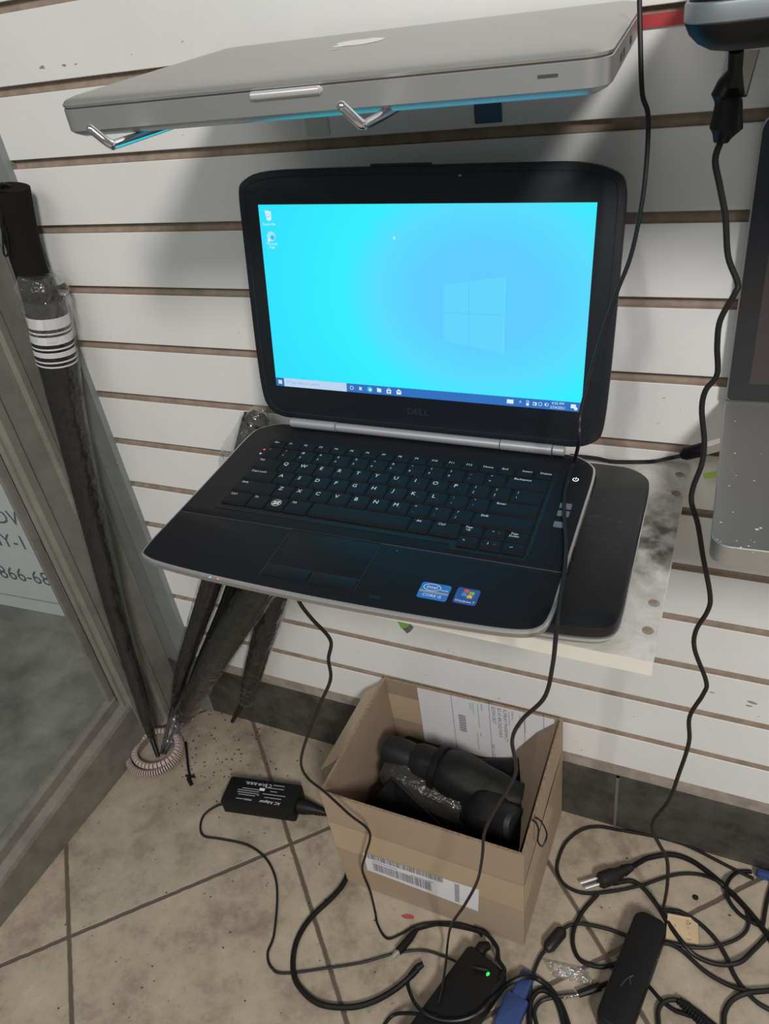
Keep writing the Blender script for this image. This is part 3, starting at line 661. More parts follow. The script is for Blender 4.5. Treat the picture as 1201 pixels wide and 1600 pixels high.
# red strip in the groove, second dark laptop top right
b = MB(); b.box((-.110, -.0025, 1.0385), (-.045, .0005, 1.0475), M['red']); tag(b.build('shelf_strip', None, flat=True), 'short red plastic strip clipped in a groove between the two upper laptops', 'strip')
DL = frame((-.054, -.245, 1.0585), .06, .02, .0)
dk = thing('closed_dark_laptop', 'dark laptop with a silver edge, upper right, cut off by the picture edge', 'laptop', DL)
do = rrect(0, 0, .345, .235, [.022, .022, .015, .015], 7)
b = MB(); di_ = lambda k: rr_in(.345, .235, [.022, .022, .015, .015], k, 9)
b.loft([[(x, y, -.0190) for x, y in di_(.030)], [(x, y, -.0182) for x, y in di_(.022)], [(x, y, -.0165) for x, y in di_(.014)], [(x, y, -.0130) for x, y in di_(.0075)], [(x, y, -.0085) for x, y in di_(.003)], [(x, y, -.0035) for x, y in di_(.0005)]], M['blackplastic']); b.build('lower_case', dk)
b = MB(); b.slab(do, -.0035, .0066, M['darksilver'], None, .0016, .0012); b.build('silver_band', dk)
b = MB(); b.slab(rr_in(.345, .235, [.022, .022, .015, .015], .002), .0068, .0110, M['blackplastic'], None, .002); b.build('lid', dk)
hook(.115, -.245, 'chrome display hook under the dark laptop at upper right', 1.0345, M['tag'])
# clear tag holder and power plug under it
ht = thing('tag_holder', 'clear plastic tag holder hanging beneath the dark laptop', 'holder', T(*W(1150, 100, -.10)))
b = MB(); p0 = W(1150, 100, -.10)
Q = [W(*q, -.10)-p0 for q in ((1134, 80), (1186, 78), (1166, 150), (1120, 150))]
b.add(Q+[q+Vector((0, .0015, 0)) for q in Q], [(0, 1, 2, 3), (7, 6, 5, 4), (0, 4, 5, 1), (1, 5, 6, 2), (2, 6, 7, 3), (3, 7, 4, 0)], M['brownbag']); b.build('clear_panel', ht, flat=True)
b = MB(); b.tube([Q[0], Q[3]], .0006, M['chrome'], 6); b.tube([Q[2]+Vector((-.006, 0, 0)), Q[2]], .0008, M['ledw'] if 0 else M['chrome'], 6); b.tube([Q[1], Q[2]], .0006, M['darksilver'], 6); b.build('wire_edge', ht)

# ------------------------------------------------------------------ silver laptop at the right edge
SL = frame((-.008, -.2395, .722), .035, 0, 0)
sl = thing('open_silver_laptop', 'open silver laptop with a dark screen, cut off at the right edge', 'laptop', SL)
SW_, SD_ = .364, .236
so_ = rrect(0, 0, SW_, SD_, [.014, .014, .008, .008], 8)
b = MB(); b.loft([[(x, y, -.0150) for x, y in rr_in(SW_, SD_, [.014, .014, .008, .008], .012)], [(x, y, -.0125) for x, y in rr_in(SW_, SD_, [.014, .014, .008, .008], .004)], [(x, y, -.0090) for x, y in so_], [(x, y, .0074) for x, y in so_], [(x, y, .0080) for x, y in inset(so_, .0007)]], M['macalu'])
SLi = SL.inverted()
for (px, py, r) in ((1148, 658, .0007), (1148, 708, .0009), (1189, 709, .0005), (1150, 743, .0006), (1143, 735, .0004), (1139, 759, .0007), (1178, 751, .0007), (1145, 800, .0006), (1126, 816, .0008), (1120, 843, .0006), (1125, 846, .0005), (1182, 827, .0014), (1188, 825, .0011), (1157, 855, .0008), (1169, 853, .0008), (1151, 845, .0005), (1178, 847, .0005), (1172, 844, .0004), (1176, 863, .0005)):
    q = SLi @ F(px, py, .7302); b.disc((q.x, q.y, .00815), r, M['speck'], None, 10, r*.75)
b.build('lower_case', sl)
b = MB(); b.slab(rrect(.062, .095, .302, .205, .003, 3), .0080, .0084, M['well'])
kk = b.build('keyboard', sl)
b = MB(); b.slab(rrect(.130, .012, .235, .086, .003, 3), .0080, .0082, M['macalu'], None, .0001); b.build('touchpad', sl)
b = MB(); zt_ = .0085; VM = T(0, SD_-.010, zt_) @ Rxm(math.pi/2-.005)
b.slab(rrect(0, 0, SW_, .245, [.006, .006, .014, .014], 5), -.0070, -.0005, M['macalu'], VM, .0006, .002)
sld = b.build('screen_lid', sl)
b = MB(); b.slab(rrect(.0014, .0010, SW_-.0014, .2435, [.005, .005, .012, .012], 5), -.0005, .0002, M['blackglass'], VM); b.build('screen_bezel', sld)
b = MB(); b.poly([(.0185, .019, .0004), (SW_-.0185, .019, .0004), (SW_-.0185, .226, .0004), (.0185, .226, .0004)], M['darkscreen'], VM); b.build('display', sld, flat=True)
hook(.125, -.225, 'chrome display hook under the open silver laptop at right', .7035, M['tag'])

# ------------------------------------------------------------------ cardboard box
BX0, BX1, BY0, BY1, BH = -.441, -.172, -.222, -.006, .216
bx = thing('cardboard_box', 'open brown cardboard box with white labels on the floor', 'box', T((BX0+BX1)/2, (BY0+BY1)/2, 0))
ox, oy = (BX0+BX1)/2, (BY0+BY1)/2
hx, hy = (BX1-BX0)/2, (BY1-BY0)/2; tx = .006; t_ = .0035
def rect(hx, hy, z, sx=0): return [(-hx, -hy, z), (hx, -hy, z), (hx, hy, z), (-hx, hy, z)]
b = MB()
R0 = rect(hx-.0, hy, 0.001); R1 = [(-hx-tx, -hy, BH), (hx+tx, -hy, BH+.002), (hx+.002, hy, BH+.002), (-hx-tx, hy, BH)]
I1 = [(-hx-tx+t_, -hy+t_, BH), (hx+tx-t_, -hy+t_, BH+.002), (hx+.002-t_, hy-t_, BH+.002), (-hx-tx+t_, hy-t_, BH)]
I0 = rect(hx-t_, hy-t_, .005)
def side(A_, B_, m):
    b.add(A_+B_, [(i, (i+1) % 4, 4+(i+1) % 4, 4+i) for i in range(4)], m)
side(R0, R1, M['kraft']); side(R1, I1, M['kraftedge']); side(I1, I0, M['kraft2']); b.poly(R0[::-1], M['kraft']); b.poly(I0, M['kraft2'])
cart = b.build('carton', bx, flat=True)
def fp(u, v, off=0.0): # front face point, u 0..1 left-right, v 0..1 bottom-top
    x = (-hx+2*hx*u)*(1-v)+((-hx-tx)+(2*hx+2*tx)*u)*v; return (x, -hy-off, BH*v)
b = MB()
b.poly([fp(-.001, .42, .0004), fp(1.001, .42, .0004), fp(1.001, .70, .0004), fp(-.001, .70, .0004)], M['tape'])
b.build('packing_tape', bx, flat=True); b = MB()
b.poly([(hx+tx*.42+.0004, -hy, BH*.42), (hx+.001, hy, BH*.42), (hx+.0018, hy, BH*.70), (hx+tx*.70+.0004, -hy, BH*.70)], M['tape'])
b.build('packing_tape', bx, flat=True); b = MB()
b.poly([(-hx-tx+t_+.0006+.052, hy-t_-.0006, BH*.60), (-hx-tx+t_+.0006, hy-t_-.0006, BH*.60), (-hx-tx+t_+.0006, hy-t_-.0006, BH*.86), (-hx-tx+t_+.052, hy-t_-.0006, BH*.86)][::-1], M['tape'])
b.build('packing_tape', bx, flat=True)
# barcode label on the front
def box_front(px, py): # to u,v
    q = W(px, py, BY0-.0008); return q-Vector((ox, oy, 0))
a0 = box_front(567, 1332); a1 = box_front(748, 1390); a2 = box_front(747, 1424); a3 = box_front(574, 1359)
xd = (a1-a0).normalized(); 
b = MB()
for q in (a0, a1, a2, a3): q.y = -hy-.0010
b.poly([a3, a2, a1, a0], M['paper'])
def lerp(u, v, off=.0003):
    p = (a0*(1-u)+a1*u)*(1-v)+(a3*(1-u)+a2*u)*v; p.y = -hy-.0010-off; return p
random.seed(3)
def bars(u0, u1, v0, v1, n, m='ink'):
    u = u0
    while u < u1:
        w = random.choice((.0025, .004, .007)); b.poly([lerp(u, v1), lerp(u+w, v1), lerp(u+w, v0), lerp(u, v0)], M[m]); u += w+random.choice((.003, .004, .007))
bars(.03, .70, 0.0, .22, 40); bars(.07, .60, .42, .84, 40)
for i in range(14):
    v = .08+.06*i; b.poly([lerp(.80, v+.03), lerp(.84, v+.03), lerp(.84, v), lerp(.80, v)], M['ink'])
b.poly([lerp(.07, .34), lerp(.3, .34), lerp(.3, .30), lerp(.07, .30)], M['ink2']); b.poly([lerp(.42, .40), lerp(.62, .40), lerp(.62, .36), lerp(.42, .36)], M['ink2'])
b.build('barcode_label', bx, flat=True)
# shipping label inside the back wall
yb = hy-t_-.0006
def inb(px, py): q = W(px, py, oy+yb); return q-Vector((ox, oy, 0))
c0 = inb(651, 1074); c1 = inb(866, 1124); W_ = (c1-c0).length; c0.y = c1.y = yb
xd = (c1-c0).normalized()
LX = Matrix(((xd.x, 0, 0, c0.x), (0, 0, -1, yb), (xd.z, 1, 0, c0.z), (0, 0, 0, 1)))
LH = .125
b = MB(); b.slab(rrect(0, -LH, W_, 0, .002, 3), 0, .0003, M['paper'], LX)
def lx(px, py): q = LX.inverted() @ inb(px, py); return q
for px, py in ((704, 1085), (763, 1096), (818, 1108), (849, 1116), (872, 1122)):
    q = lx(px, py); b.box((q.x-.0003, -LH, .0003), (q.x+.0003, q.y, .0005), M['ink'], LX)
def vt(s, px, py, size, m):
    q = lx(px, py); wv = max(x for x, y in text_geo(s)[0]); b.text(s, size, LX @ T(q.x, q.y-wv*size, .0005) @ Rz(-math.pi/2), M[m])
vt('ELMRAY PHARMACY', 788, 1108, .0078, 'ink'); vt('82-43 BROADWAY', 779, 1106, .0078, 'ink'); vt('ELMHURST', 770, 1104, .0078, 'ink'); vt('NY 11373', 770, 1163, .0078, 'ink')
vt('Deliver to', 800, 1112, .0042, 'ink'); vt('Shipment', 752, 1100, .0038, 'ink'); vt('Order', 751, 1144, .0038, 'ink')
vt('PHARMACY', 738, 1098, .0050, 'inkteal'); vt('SUPPLY', 734, 1098, .0050, 'inkteal')
for px, py, n in ((746, 1100, 15), (746, 1144, 12), (795, 1112, 9), (812, 1118, 8), (820, 1120, 10)):
    q = lx(px, py); b.box((q.x-.0008, q.y-.0034*n, .0003), (q.x+.0004, q.y, .0005), M['ink2'], LX)
q = lx(716, 1115)
for i in range(22): 
    b.box((q.x-.011+.011, q.y-.0018*i-.0010, .0003), (q.x-.0+.011, q.y-.0018*i, .0006), M['ink'] if i % 3 else M['ink2'], LX)
b.build('shipping_label', bx, flat=True)
# flaps
b = MB()
zf = BH; xl = -hx-tx
fl1 = [(xl, -hy+.06, zf-.001), (xl, hy-.012, zf-.001), (xl-.026, hy-.02, zf-.020), (xl-.030, -hy+.052, zf-.028)]
fl2 = [(x-.001, y, z-.004) for x, y, z in fl1]
b.add(fl1+fl2, [(0, 1, 2, 3), (7, 6, 5, 4)], M['tape']); b.add(fl1+fl2, [(0, 4, 5, 1), (1, 5, 6, 2), (2, 6, 7, 3), (3, 7, 4, 0)], M['kraftedge']); b.build('outer_flap', bx, flat=True)
b = MB(); xr = hx+tx-t_; rr_ = []
for i in range(9):
    t = i/8; yy = (hy-.006)*(1-t)+(-hy+.006)*t; sp = .055*(1-t)**1.3+.003; dn = .056*max(0, 1-1.15*t)
    xt = (hx+.002-t_)*(1-t)+xr*t
    rr_.append([(xt, yy, BH+.001), (xt-sp*.5, yy, BH-.012-dn*.35), (xt-sp, yy-.004, BH-.022-dn)])
vv = [p for r in rr_ for p in r]; vv2 = [(x-.003, y, z-.001) for x, y, z in vv]
ff = []
for i in range(8):
    for j in range(2): a = i*3+j; ff += [(a, a+1, a+4, a+3), (27+a+3, 27+a+4, 27+a+1, 27+a)]
b.add(vv+vv2, ff, M['kraft2']); b.build('inner_flap', bx, flat=True)

# ------------------------------------------------------------------ things in the box
def crumple(P, r, amp, freq, n=22, seed=1, m=None, flat=1.0, b=None):
    rnd = random.Random(seed); P = [Vector(p) for p in P]; N = len(P)
    t = (P[1]-P[0]).normalized(); u = t.orthogonal().normalized(); rings = []
    ph = [rnd.random()*6.28 for _ in range(6)]
    for i in range(N):
        t2 = (P[min(i+1, N-1)]-P[max(i-1, 0)]).normalized(); u = (u-t2*u.dot(t2)).normalized(); w = t2.cross(u); ring = []
        for k in range(n):
            a = 2*math.pi*k/n; s = 1+amp*(math.sin(freq*a+ph[0]+i*.35)*.6+math.sin((freq+2)*a+ph[1]-i*.5)*.4+rnd.uniform(-.3, .3))
            ring.append(P[i]+(u*math.cos(a)+w*math.sin(a)*flat)*r[i]*s)
        rings.append(ring)
    b = b or MB(); b.loft(rings, m); return b
def lin(a, c, n): a, c = Vector(a), Vector(c); return [a.lerp(c, i/(n-1)) for i in range(n)]
# large folded umbrella across the back
a = F(600, 1168, .165); c = F(838, 1262, .150)
um = thing('compact_umbrella', 'thick black folded umbrella leaning across the back inside the box', 'umbrella', T(*a), 'folded umbrellas in the cardboard box')
c = c-a; P = [Vector((0, 0, 0))+c*t for t in (.0, .02, .08, .16, .22)]
b = MB(); b.tube(P, [.012, .020, .023, .023, .021], M['cap'], 22); b.build('handle_cap', um)
P = [c*t for t in [.2+.8*i/16 for i in range(17)]]
b = crumple(P, [.021, .026, .027, .026, .030, .0335, .035, .034, .033, .031, .030, .029, .027, .025, .024, .022, .018], .05, 5, 26, 4, M['nylon2']); b.build('canopy', um)
b = MB(); P = [c*.36, c*.40]; b.tube(P, [.0335, .0345], M['nylon'], 24); b.build('strap', um)
# flat umbrella in a dusty sleeve, middle
a = F(600, 1200, .150); c = F(770, 1282, .125)-a
um = thing('compact_umbrella', 'flat black folded umbrella in a dusty sleeve, middle of the box', 'umbrella', T(*a), 'folded umbrellas in the cardboard box')
b = crumple([c*(i/12) for i in range(13)], [.012, .021, .024, .026, .027, .027, .026, .025, .024, .023, .021, .017, .010], .06, 4, 24, 9, M['nylon'], .75); b.build('canopy', um)
b = crumple([c*(i/12) for i in range(13)], [.015, .024, .027, .029, .030, .030, .029, .028, .027, .026, .024, .020, .012], .10, 6, 26, 12, M['brownbag'], .78); b.build('plastic_sleeve', um)
# round ended umbrella front right
a = F(808, 1290, .172); c = Vector((-.098, .048, -.055))
um = thing('compact_umbrella', 'black folded umbrella with round cap and wrist loop, front right of the box', 'umbrella', T(*a), 'folded umbrellas in the cardboard box')
b = MB(); b.tube([c*t for t in (-.02, .0, .02, .12, .26)], [.017, .020, .0222, .0235, .0225], M['cap'], 26); b.build('handle_cap', um)
b = crumple([c*t for t in [.24+.76*i/10 for i in range(11)]], [.023, .030, .033, .034, .033, .030, .030, .028, .026, .022, .014], .09, 5, 26, 21, M['nylon2']); b.build('canopy', um)
P = [F(828, 1284, .180)-a, F(838, 1278, .226)-a, F(848, 1288, .224)-a, F(854, 1305, .205)-a, F(847, 1322, .195)-a, F(840, 1314, .200)-a, F(841, 1296, .215)-a, F(834, 1282, .226)-a, F(827, 1288, .182)-a]
b = MB(); b.tube(catmull(P, 6), .0011, M['cord'], 6); b.build('wrist_loop', um)
# brown plastic sleeve wedge at the front left
b = MB(); V_ = [F(612, 1215, .165), F(572, 1262, .120), F(622, 1275, .105), F(700, 1300, .120), F(640, 1240, .12)]
b.add(V_+[p+Vector((.004, .004, -.03)) for p in V_], [(0, 1, 2), (0, 2, 3), (0, 3, 4), (5, 7, 6), (5, 8, 7), (0, 5, 6, 1), (1, 6, 7, 2), (2, 7, 8, 3), (3, 8, 9, 4), (4, 9, 5, 0)], M['nylon2'])
b.tube([V_[0], V_[0].lerp(V_[3], .5), V_[3]], .0012, M['cap'], 6)
tag(b.build('plastic_pouch', None, flat=True), 'brownish pointed pouch standing at the front left inside the box', 'pouch')
b = MB(); 
b.box((BX0+.008, BY0+.008, .006), (BX1-.008, BY1-.008, .012), M['nylon'])
rnd = random.Random(5)
for i in range(7):
    y0 = BY0+.03+i*.027; b.tube(catmull([(BX0+.02, y0, .06+rnd.random()*.03), ((BX0+BX1)/2, y0+rnd.uniform(-.01, .01), .08+rnd.random()*.03), (BX1-.032, y0, .075+rnd.random()*.04)], 5), .024, M['nylon'], 12)
o = tag(b.build('folded_fabric', None), 'dark crumpled nylon fabric filling the lower part of the box', 'fabric'); o['kind'] = 'stuff'

# ------------------------------------------------------------------ umbrellas leaning in the corner
def umbrella(name, pts, rad, label, m='nylon2', sleeve=True, tip=True, handle=None, bottom=None, group='long umbrellas leaning in the corner', seed=1):
    base = pts[-1]; t = thing(name, label, 'umbrella', T(*base), group)
    Q = [p-base for p in pts]; n = 26
    C_ = catmull(Q, max(2, int(n/(len(Q)-1)))); N = len(C_); rr = []
    for i in range(N):
        s = i/(N-1)*(len(rad)-1); k = min(int(s), len(rad)-2); rr.append(rad[k]*(1-(s-k))+rad[k+1]*(s-k))
    rn = random.Random(seed); b = MB(); nn = 24; rings = []
    tdir = (C_[1]-C_[0]).normalized(); u = tdir.orthogonal().normalized()
    for i in range(N):
        t2 = (C_[min(i+1, N-1)]-C_[max(i-1, 0)]).normalized(); u = (u-t2*u.dot(t2)).normalized(); w = t2.cross(u)
        rings.append([C_[i]+(u*math.cos(2*math.pi*k/nn)+w*math.sin(2*math.pi*k/nn))*rr[i]*(1+.10*math.cos(8*2*math.pi*k/nn+i*.12)+rn.uniform(-.02, .02)) for k in range(nn)])
    b.loft(rings, M[m]); b.build('canopy', t)
    if sleeve:
        b = crumple(C_, [r*1.16+.0015 for r in rr], .045, 5, 22, seed+5, M['sleeve']); b.build('plastic_sleeve', t)
    return t, C_, base
# long one against the window frame, white printed bands, foam grip
P1 = [W(68, 466, -.045), W(88, 560, -.052), W(113, 680, -.062), W(176, 940, -.090), W(222, 1100, -.118), F(236, 1150, .028)]
t, C1, base = umbrella('long_umbrella', P1, [.0225, .0235, .0205, .0165, .0125, .0095, .0065], 'long black umbrella with white printed bands and foam grip leaning by the window frame', 'nylon', True, seed=3)
b = MB(); tp0 = F(236, 1150, .028)-base; b.tube([tp0, F(247, 1183, .002)-base], [.005, .0035], M['blackplastic'], 12); b.build('tip', t)
g0 = W(19, 298, -.038)-base; g1 = W(34, 375, -.040)-base; g2 = W(54, 440, -.043)-base; g3 = W(60, 462, -.045)-base
b = MB(); b.tube(catmull([g0+(g0-g1)*.02, g0, g1, g2, g3], 4), [.016]+[.0205]*3+[.0205]*5+[.0200]*8, M['foam'], 24); b.build('foam_grip', t)
b = MB(); b.tube(catmull([W(6, 300, -.045)-base, W(2, 288, -.05)-base, W(14, 291, -.04)-base, W(18, 300, -.038)-base], 5), .0022, M['cord'], 8)
b.tube(catmull([W(0, 330, -.07)-base, W(4, 365, -.07)-base, W(6, 396, -.07)-base, W(12, 398, -.068)-base, W(12, 375, -.066)-base, W(6, 350, -.066)-base], 5), .0012, M['cord'], 6); b.build('wrist_loop', t)
# printed bands: rings that follow the canopy
b = MB()
for s0, k in ((.050, 7), (.098, 1), (.112, 5), (.150, 1), (.163, 3), (.190, 1), (.203, 1)):
    for j in range(k):
        i0 = (s0+j*.0052)*(len(C1)-1); i = int(i0); d_ = (C1[i+1]-C1[i]).normalized(); cc = C1[i].lerp(C1[i+1], i0-i)
        b.tube([cc, cc+d_*.0021], .0262, M['paper'], 24, caps=False)
b.build('white_bands', t)
b = crumple(lin(W(64, 428, -.042)-base, W(80, 522, -.048)-base, 7), [.024, .031, .028, .031, .030, .030, .029], .16, 6, 26, 33, M['plasticbag']); b.build('crumpled_film', t)
b = MB(); rn = random.Random(2)
for i in range(40):
    q = rn.random(); cc = (W(62, 440, -.043)-base).lerp(W(72, 486, -.046)-base, q); a_ = rn.random()*6.28; e1 = Vector((math.cos(a_), math.sin(a_), rn.uniform(-.5, .5)))
    b.tube([cc+e1*.018, cc+e1*.025+Vector((rn.uniform(-.006, .006), rn.uniform(-.006, .006), rn.uniform(-.006, .006)))], .0022, M['nylon'], 6)
b.build('rib_ends', t)
# pole of a thin one behind it
t, C2, base = umbrella('long_umbrella', [W(400, 655, -.035), W(331, 908, -.050), W(285, 1045, -.075), F(272, 1100, .055)], [.0165, .0165, .0130, .0095, .006], 'slender dusty umbrella in a clear sleeve, left of the pair crossing to the corner', 'nylon2', True, seed=8)
b = MB(); b.tube([F(272, 1100, .055)-base, F(252, 1178, .002)-base], [.005, .003], M['blackplastic'], 10); b.build('tip', t)
b = crumple(lin(W(368, 760, -.050)-base, W(408, 636, -.030)-base, 10), [.016, .024, .028, .030, .029, .027, .025, .022, .015, .007], .10, 4, 26, 40, M['plasticbag']); b.build('crumpled_film', t)
b = crumple(lin(W(392, 740, -.035)-base, W(398, 668, -.030)-base, 7), [.020, .020, .018, .017, .015, .012, .006], .12, 5, 20, 41, M['nylon']); b.build('handle', t)
# black one behind
t, C3, base = umbrella('long_umbrella', [W(425, 700, -.030), W(372, 905, -.040), W(310, 1050, -.060), F(282, 1120, .045)], [.015, .015, .012, .009, .006], 'plain black umbrella hidden behind the two plastic wrapped ones', 'nylon', False, seed=11)
b = MB(); b.tube([F(282, 1120, .045)-base, F(262, 1165, .002)-base], [.004, .003], M['blackplastic'], 10); b.build('tip', t)
# big sleeve in front
t, C4, base = umbrella('long_umbrella', [W(540, 700, -.060), W(468, 820, -.068), W(402, 925, -.080), W(337, 1030, -.100), F(284, 1124, .035)], [.022, .022, .021, .020, .0175, .015], 'thick grey umbrella in a clear sleeve with silvery crumpled end, in front', 'nylon2', True, seed=15)
b = crumple(lin(F(290, 1112, .050)-base, F(258, 1170, .006)-base, 8), [.020, .021, .021, .019, .016, .014, .011, .007], .16, 6, 26, 44, M['plasticbag']); b.build('crumpled_film', t)
b = MB(); b.tube([F(284, 1124, .035)-base, F(256, 1178, .003)-base], [.008, .0035], M['blackplastic'], 12); b.build('tip', t)
# right one standing by the baseboard
t, C5, base = umbrella('long_umbrella', [W(478, 760, -.028), W(432, 925, -.034), W(404, 1020, -.036), W(384, 1094, -.036)], [.016, .018, .0175, .0150, .011], 'dusty umbrella in a clear sleeve standing apart near the dark baseboard', 'nylon2', True, seed=18)
b = MB(); b.tube([W(384, 1090, -.036)-base, F(363, 1127, .003)-base], [.005, .0035], M['blackplastic'], 10); b.build('tip', t)

# ------------------------------------------------------------------ striped coiled tube on the floor
cc = (F(195, 1190, .006)+F(290, 1165, .006))/2
coil = thing('coiled_tube', 'ring of pinkish white and black striped spiral tube round the umbrella tips', 'coil', T(*cc))
b = MB()
for lvl, rx_, ry_, z in ((0, .050, .045, .006), (1, .041, .037, .0115)):
    P = []; n = 72
    for i in range(n+1):
        a_ = 2*math.pi*i/n; P.append(Vector((rx_*math.cos(a_)+.003*lvl, ry_*math.sin(a_)+.004*lvl, z+.002*math.sin(a_))))
    for i in range(n):
        rings = P[i].lerp(P[i+1], .0), P[i].lerp(P[i+1], .5), P[i+1]
        b.tube([rings[0], rings[1]], .0056, M['coil'], 8); b.tube([rings[1], rings[2]], .0050, M['coilblack'] if lvl == 0 or i % 2 else M['coil'], 8)
b.build('spiral_wrap', coil)
b = MB(); b.tube(catmull([F(290, 1160, .004), F(292, 1180, .003), F(294, 1200, .003), F(297, 1216, .003)], 4), .0022, M['cord'], 8); b.tube([F(290, 1212, .004), F(304, 1214, .004)], .002, M['cord'], 8); b.tube([F(294, 1216, .004), F(299, 1226, .003)], .0035, M['cord'], 8)
tag(b.build('cable_tie', None), 'small bent black wire tie lying on the tiles beside the striped coil', 'tie')

# ------------------------------------------------------------------ power adapters and cords
def cord(name, pts, r, label, cat='cable', m='cord', n=8, group=None, parent=None, base=None):
    P = catmull(pts, 8)
    if base is not None: P = [p-base for p in P]
    b = MB(); b.tube(P, r, M[m], n); o = b.build(name, parent)
    if not parent: tag(o, label, cat, group)
    return o
def path(s, z=.003, zz=None):
    out = []
    for i, q in enumerate(s): out.append(F(q[0], q[1], q[2] if len(q) > 2 else z))
    return out
def Z(pts, z=.003, sc=2.995, ox_=800, oy_=1150): return [(ox_+p[0]/sc, oy_+p[1]/sc, p[2] if len(p) > 2 else z) for p in pts]

# adapter A with printed label
c00 = F(343, 1252, .030); c10 = F(457, 1268, .030); c01 = F(360, 1217, .030)
xd = (c10-c00); LA = xd.length; xd.normalize(); yaw = math.atan2(xd.y, xd.x); DA = .050
XA = T(c00.x, c00.y, 0) @ Rz(yaw)
ad = thing('power_adapter', 'black power adapter with white printing beside the cardboard box', 'power adapter', XA, 'power adapters on the floor')
oA = rrect(0, 0, LA, DA, .004, 4)
b = MB(); b.slab(oA, .0005, .030, M['adapter'], None, .002, .002)
def atext(s, u, v, size, m='legend'):
    b.text(s, size, T(LA*u, DA*v, .0303) @ Rz(math.pi), M[m])
atext('AC Adapter', .66, .20, .0075); atext('MODEL', .36, .20, .0042)
for i, (u, v, w) in enumerate(((.68, .36, .03), (.68, .48, .04), (.66, .60, .012), (.66, .72, .032), (.70, .84, .02), (.32, .36, .03), (.32, .44, .036), (.32, .52, .038), (.34, .60, .03), (.32, .84, .022), (.25, .20, .014))):
    b.box((LA*u-w/2, DA*v-.0006, .0302), (LA*u+w/2, DA*v+.0006, .0304), M['ink2'])
atext('C E', .56, .80, .0080); atext('(UL)', .50, .80, .006); b.box((LA*.46, DA*.58, .0302), (LA*.53, DA*.68, .0304), M['legend']); atext('o', .47, .40, .008, 'ink2')
for u in (.26, .31, .36, .42): b.box((LA*u, DA*.76, .0302), (LA*u+.004, DA*.84, .0304), M['ink2'])
b.build('adapter_body', ad)
b = MB(); b.tube([(LA-.002, DA*.42, .014), (LA+.012, DA*.42, .014), (LA+.030, DA*.40, .012), (LA+.046, DA*.38, .009)], [.0125, .0125, .008, .005], M['adapter'], 14)
for i in range(4): b.tube([(LA+.030+i*.005, DA*.40, .011-.001*i), (LA+.0325+i*.005, DA*.40, .0108-.001*i)], .0085-.0008*i, M['adapter'], 12)
b.build('mains_plug', ad)
Pa = [XA @ Vector((.004, DA*.12, .012)), XA @ Vector((-.010, DA*.10, .010))]+path([(320, 1272), (313, 1290), (318, 1306), (345, 1311), (385, 1320), (412, 1338), (428, 1365), (433, 1400), (428, 1460), (418, 1490), (424, 1512), (445, 1521), (516, 1512), (566, 1504), (608, 1492), (640, 1486), (667, 1486), (700, 1497, .006), (720, 1506, .020), (742, 1512, .0335), (762, 1516, .034)])
XAi = XA.inverted(); b = MB(); b.tube([XAi @ p for p in catmull(Pa, 8)], .0018, M['cord2'], 8); b.build('output_cord', ad)
# thick mains lead emerging from behind the box
Pc = [XA @ Vector((LA+.046, DA*.38, .009)), F(520, 1290, .006), F(540, 1320, .005)]
cord('power_cable', [F(545, 1330, .005), F(546, 1352, .005)]+path([(538, 1378), (521, 1400), (483, 1437), (462, 1475), (458, 1517), (470, 1545), (500, 1569), (546, 1574), (583, 1565), (617, 1546), (640, 1527, .008), (652, 1515, .010)], .0045), .0040, 'thick black power cord curving over the tiles left of the adapter with the green light')
# adapter B with green light
q0 = F(733, 1473, .03); q1 = F(794, 1521, .03); ex = (q1-q0); WB = ex.length; ex.normalize(); ybw = math.atan2(ex.y, ex.x)
XB = T(q0.x, q0.y, 0) @ Rz(ybw) @ T(0, -.150, 0)
ab = thing('power_adapter', 'large black power adapter with a bright green light at the bottom', 'power adapter', XB, 'power adapters on the floor')
oB = rrect(0, 0, WB, .150, .008, 5)
b = MB(); b.slab(oB, .0005, .031, M['adapter'], None, .004, .003); b.build('adapter_body', ab)
qg = XB.inverted() @ F(762, 1522, .031); b = MB(); b.disc((qg.x, qg.y, .0312), .0019, M['ledg'], None, 12, .0028); b.build('status_light', ab, flat=True)
XBi = XB.inverted(); b = MB(); b.tube([(WB*.22, .150, .016), (WB*.22, .160, .020), (WB*.30, .168, .018)], [.009, .008, .005], M['adapter'], 12); b.build('cord_collar', ab)
b = MB(); b.tube([XBi @ p for p in catmull([F(745, 1452, .02), F(762, 1462, .02), F(776, 1480, .022), F(779, 1500, .030), F(788, 1516, .034), F(780, 1530, .034)], 6)], .0028, M['cord'], 8)
b.build('cord_loop', ab)
# cable from the open laptop's underside to the floor (passes in front of the box)
PD = [W(463, 928, -.320), W(470, 945, -.325), W(488, 968, -.322), W(516, 1000, -.318), W(513, 1030, -.315), W(516, 1062, -.31), W(500, 1100, -.30), W(480, 1150, -.29), W(470, 1190, -.28), W(480, 1215, -.27), W(508, 1238, -.262), W(545, 1272, -.252), W(577, 1300, -.248), W(571, 1335, -.246), W(566, 1360, -.246), W(578, 1392, -.248), F(586, 1425, .006), F(590, 1445, .004), F(604, 1466, .003), F(625, 1460, .003), F(650, 1446, .003), F(683, 1441, .003), F(725, 1444, .003), F(754, 1454, .004), F(772, 1472, .004), F(778, 1482, .012), F(774, 1500, .034)]
cord('charging_cable', PD, .0017, 'thin black cable dropping from the open laptop front edge past the box')
PD2 = path([(650, 1453), (683, 1445), (717, 1449), (745, 1456, .008), (752, 1462, .014)], .0032)
dc = thing('dc_plug_lead', 'short black lead with a silver barrel plug tip in front of the box', 'cable', T(*PD2[0]))
b = MB(); b.tube([p-PD2[0] for p in catmull(PD2, 6)], .0021, M['cord'], 8); b.build('lead', dc)
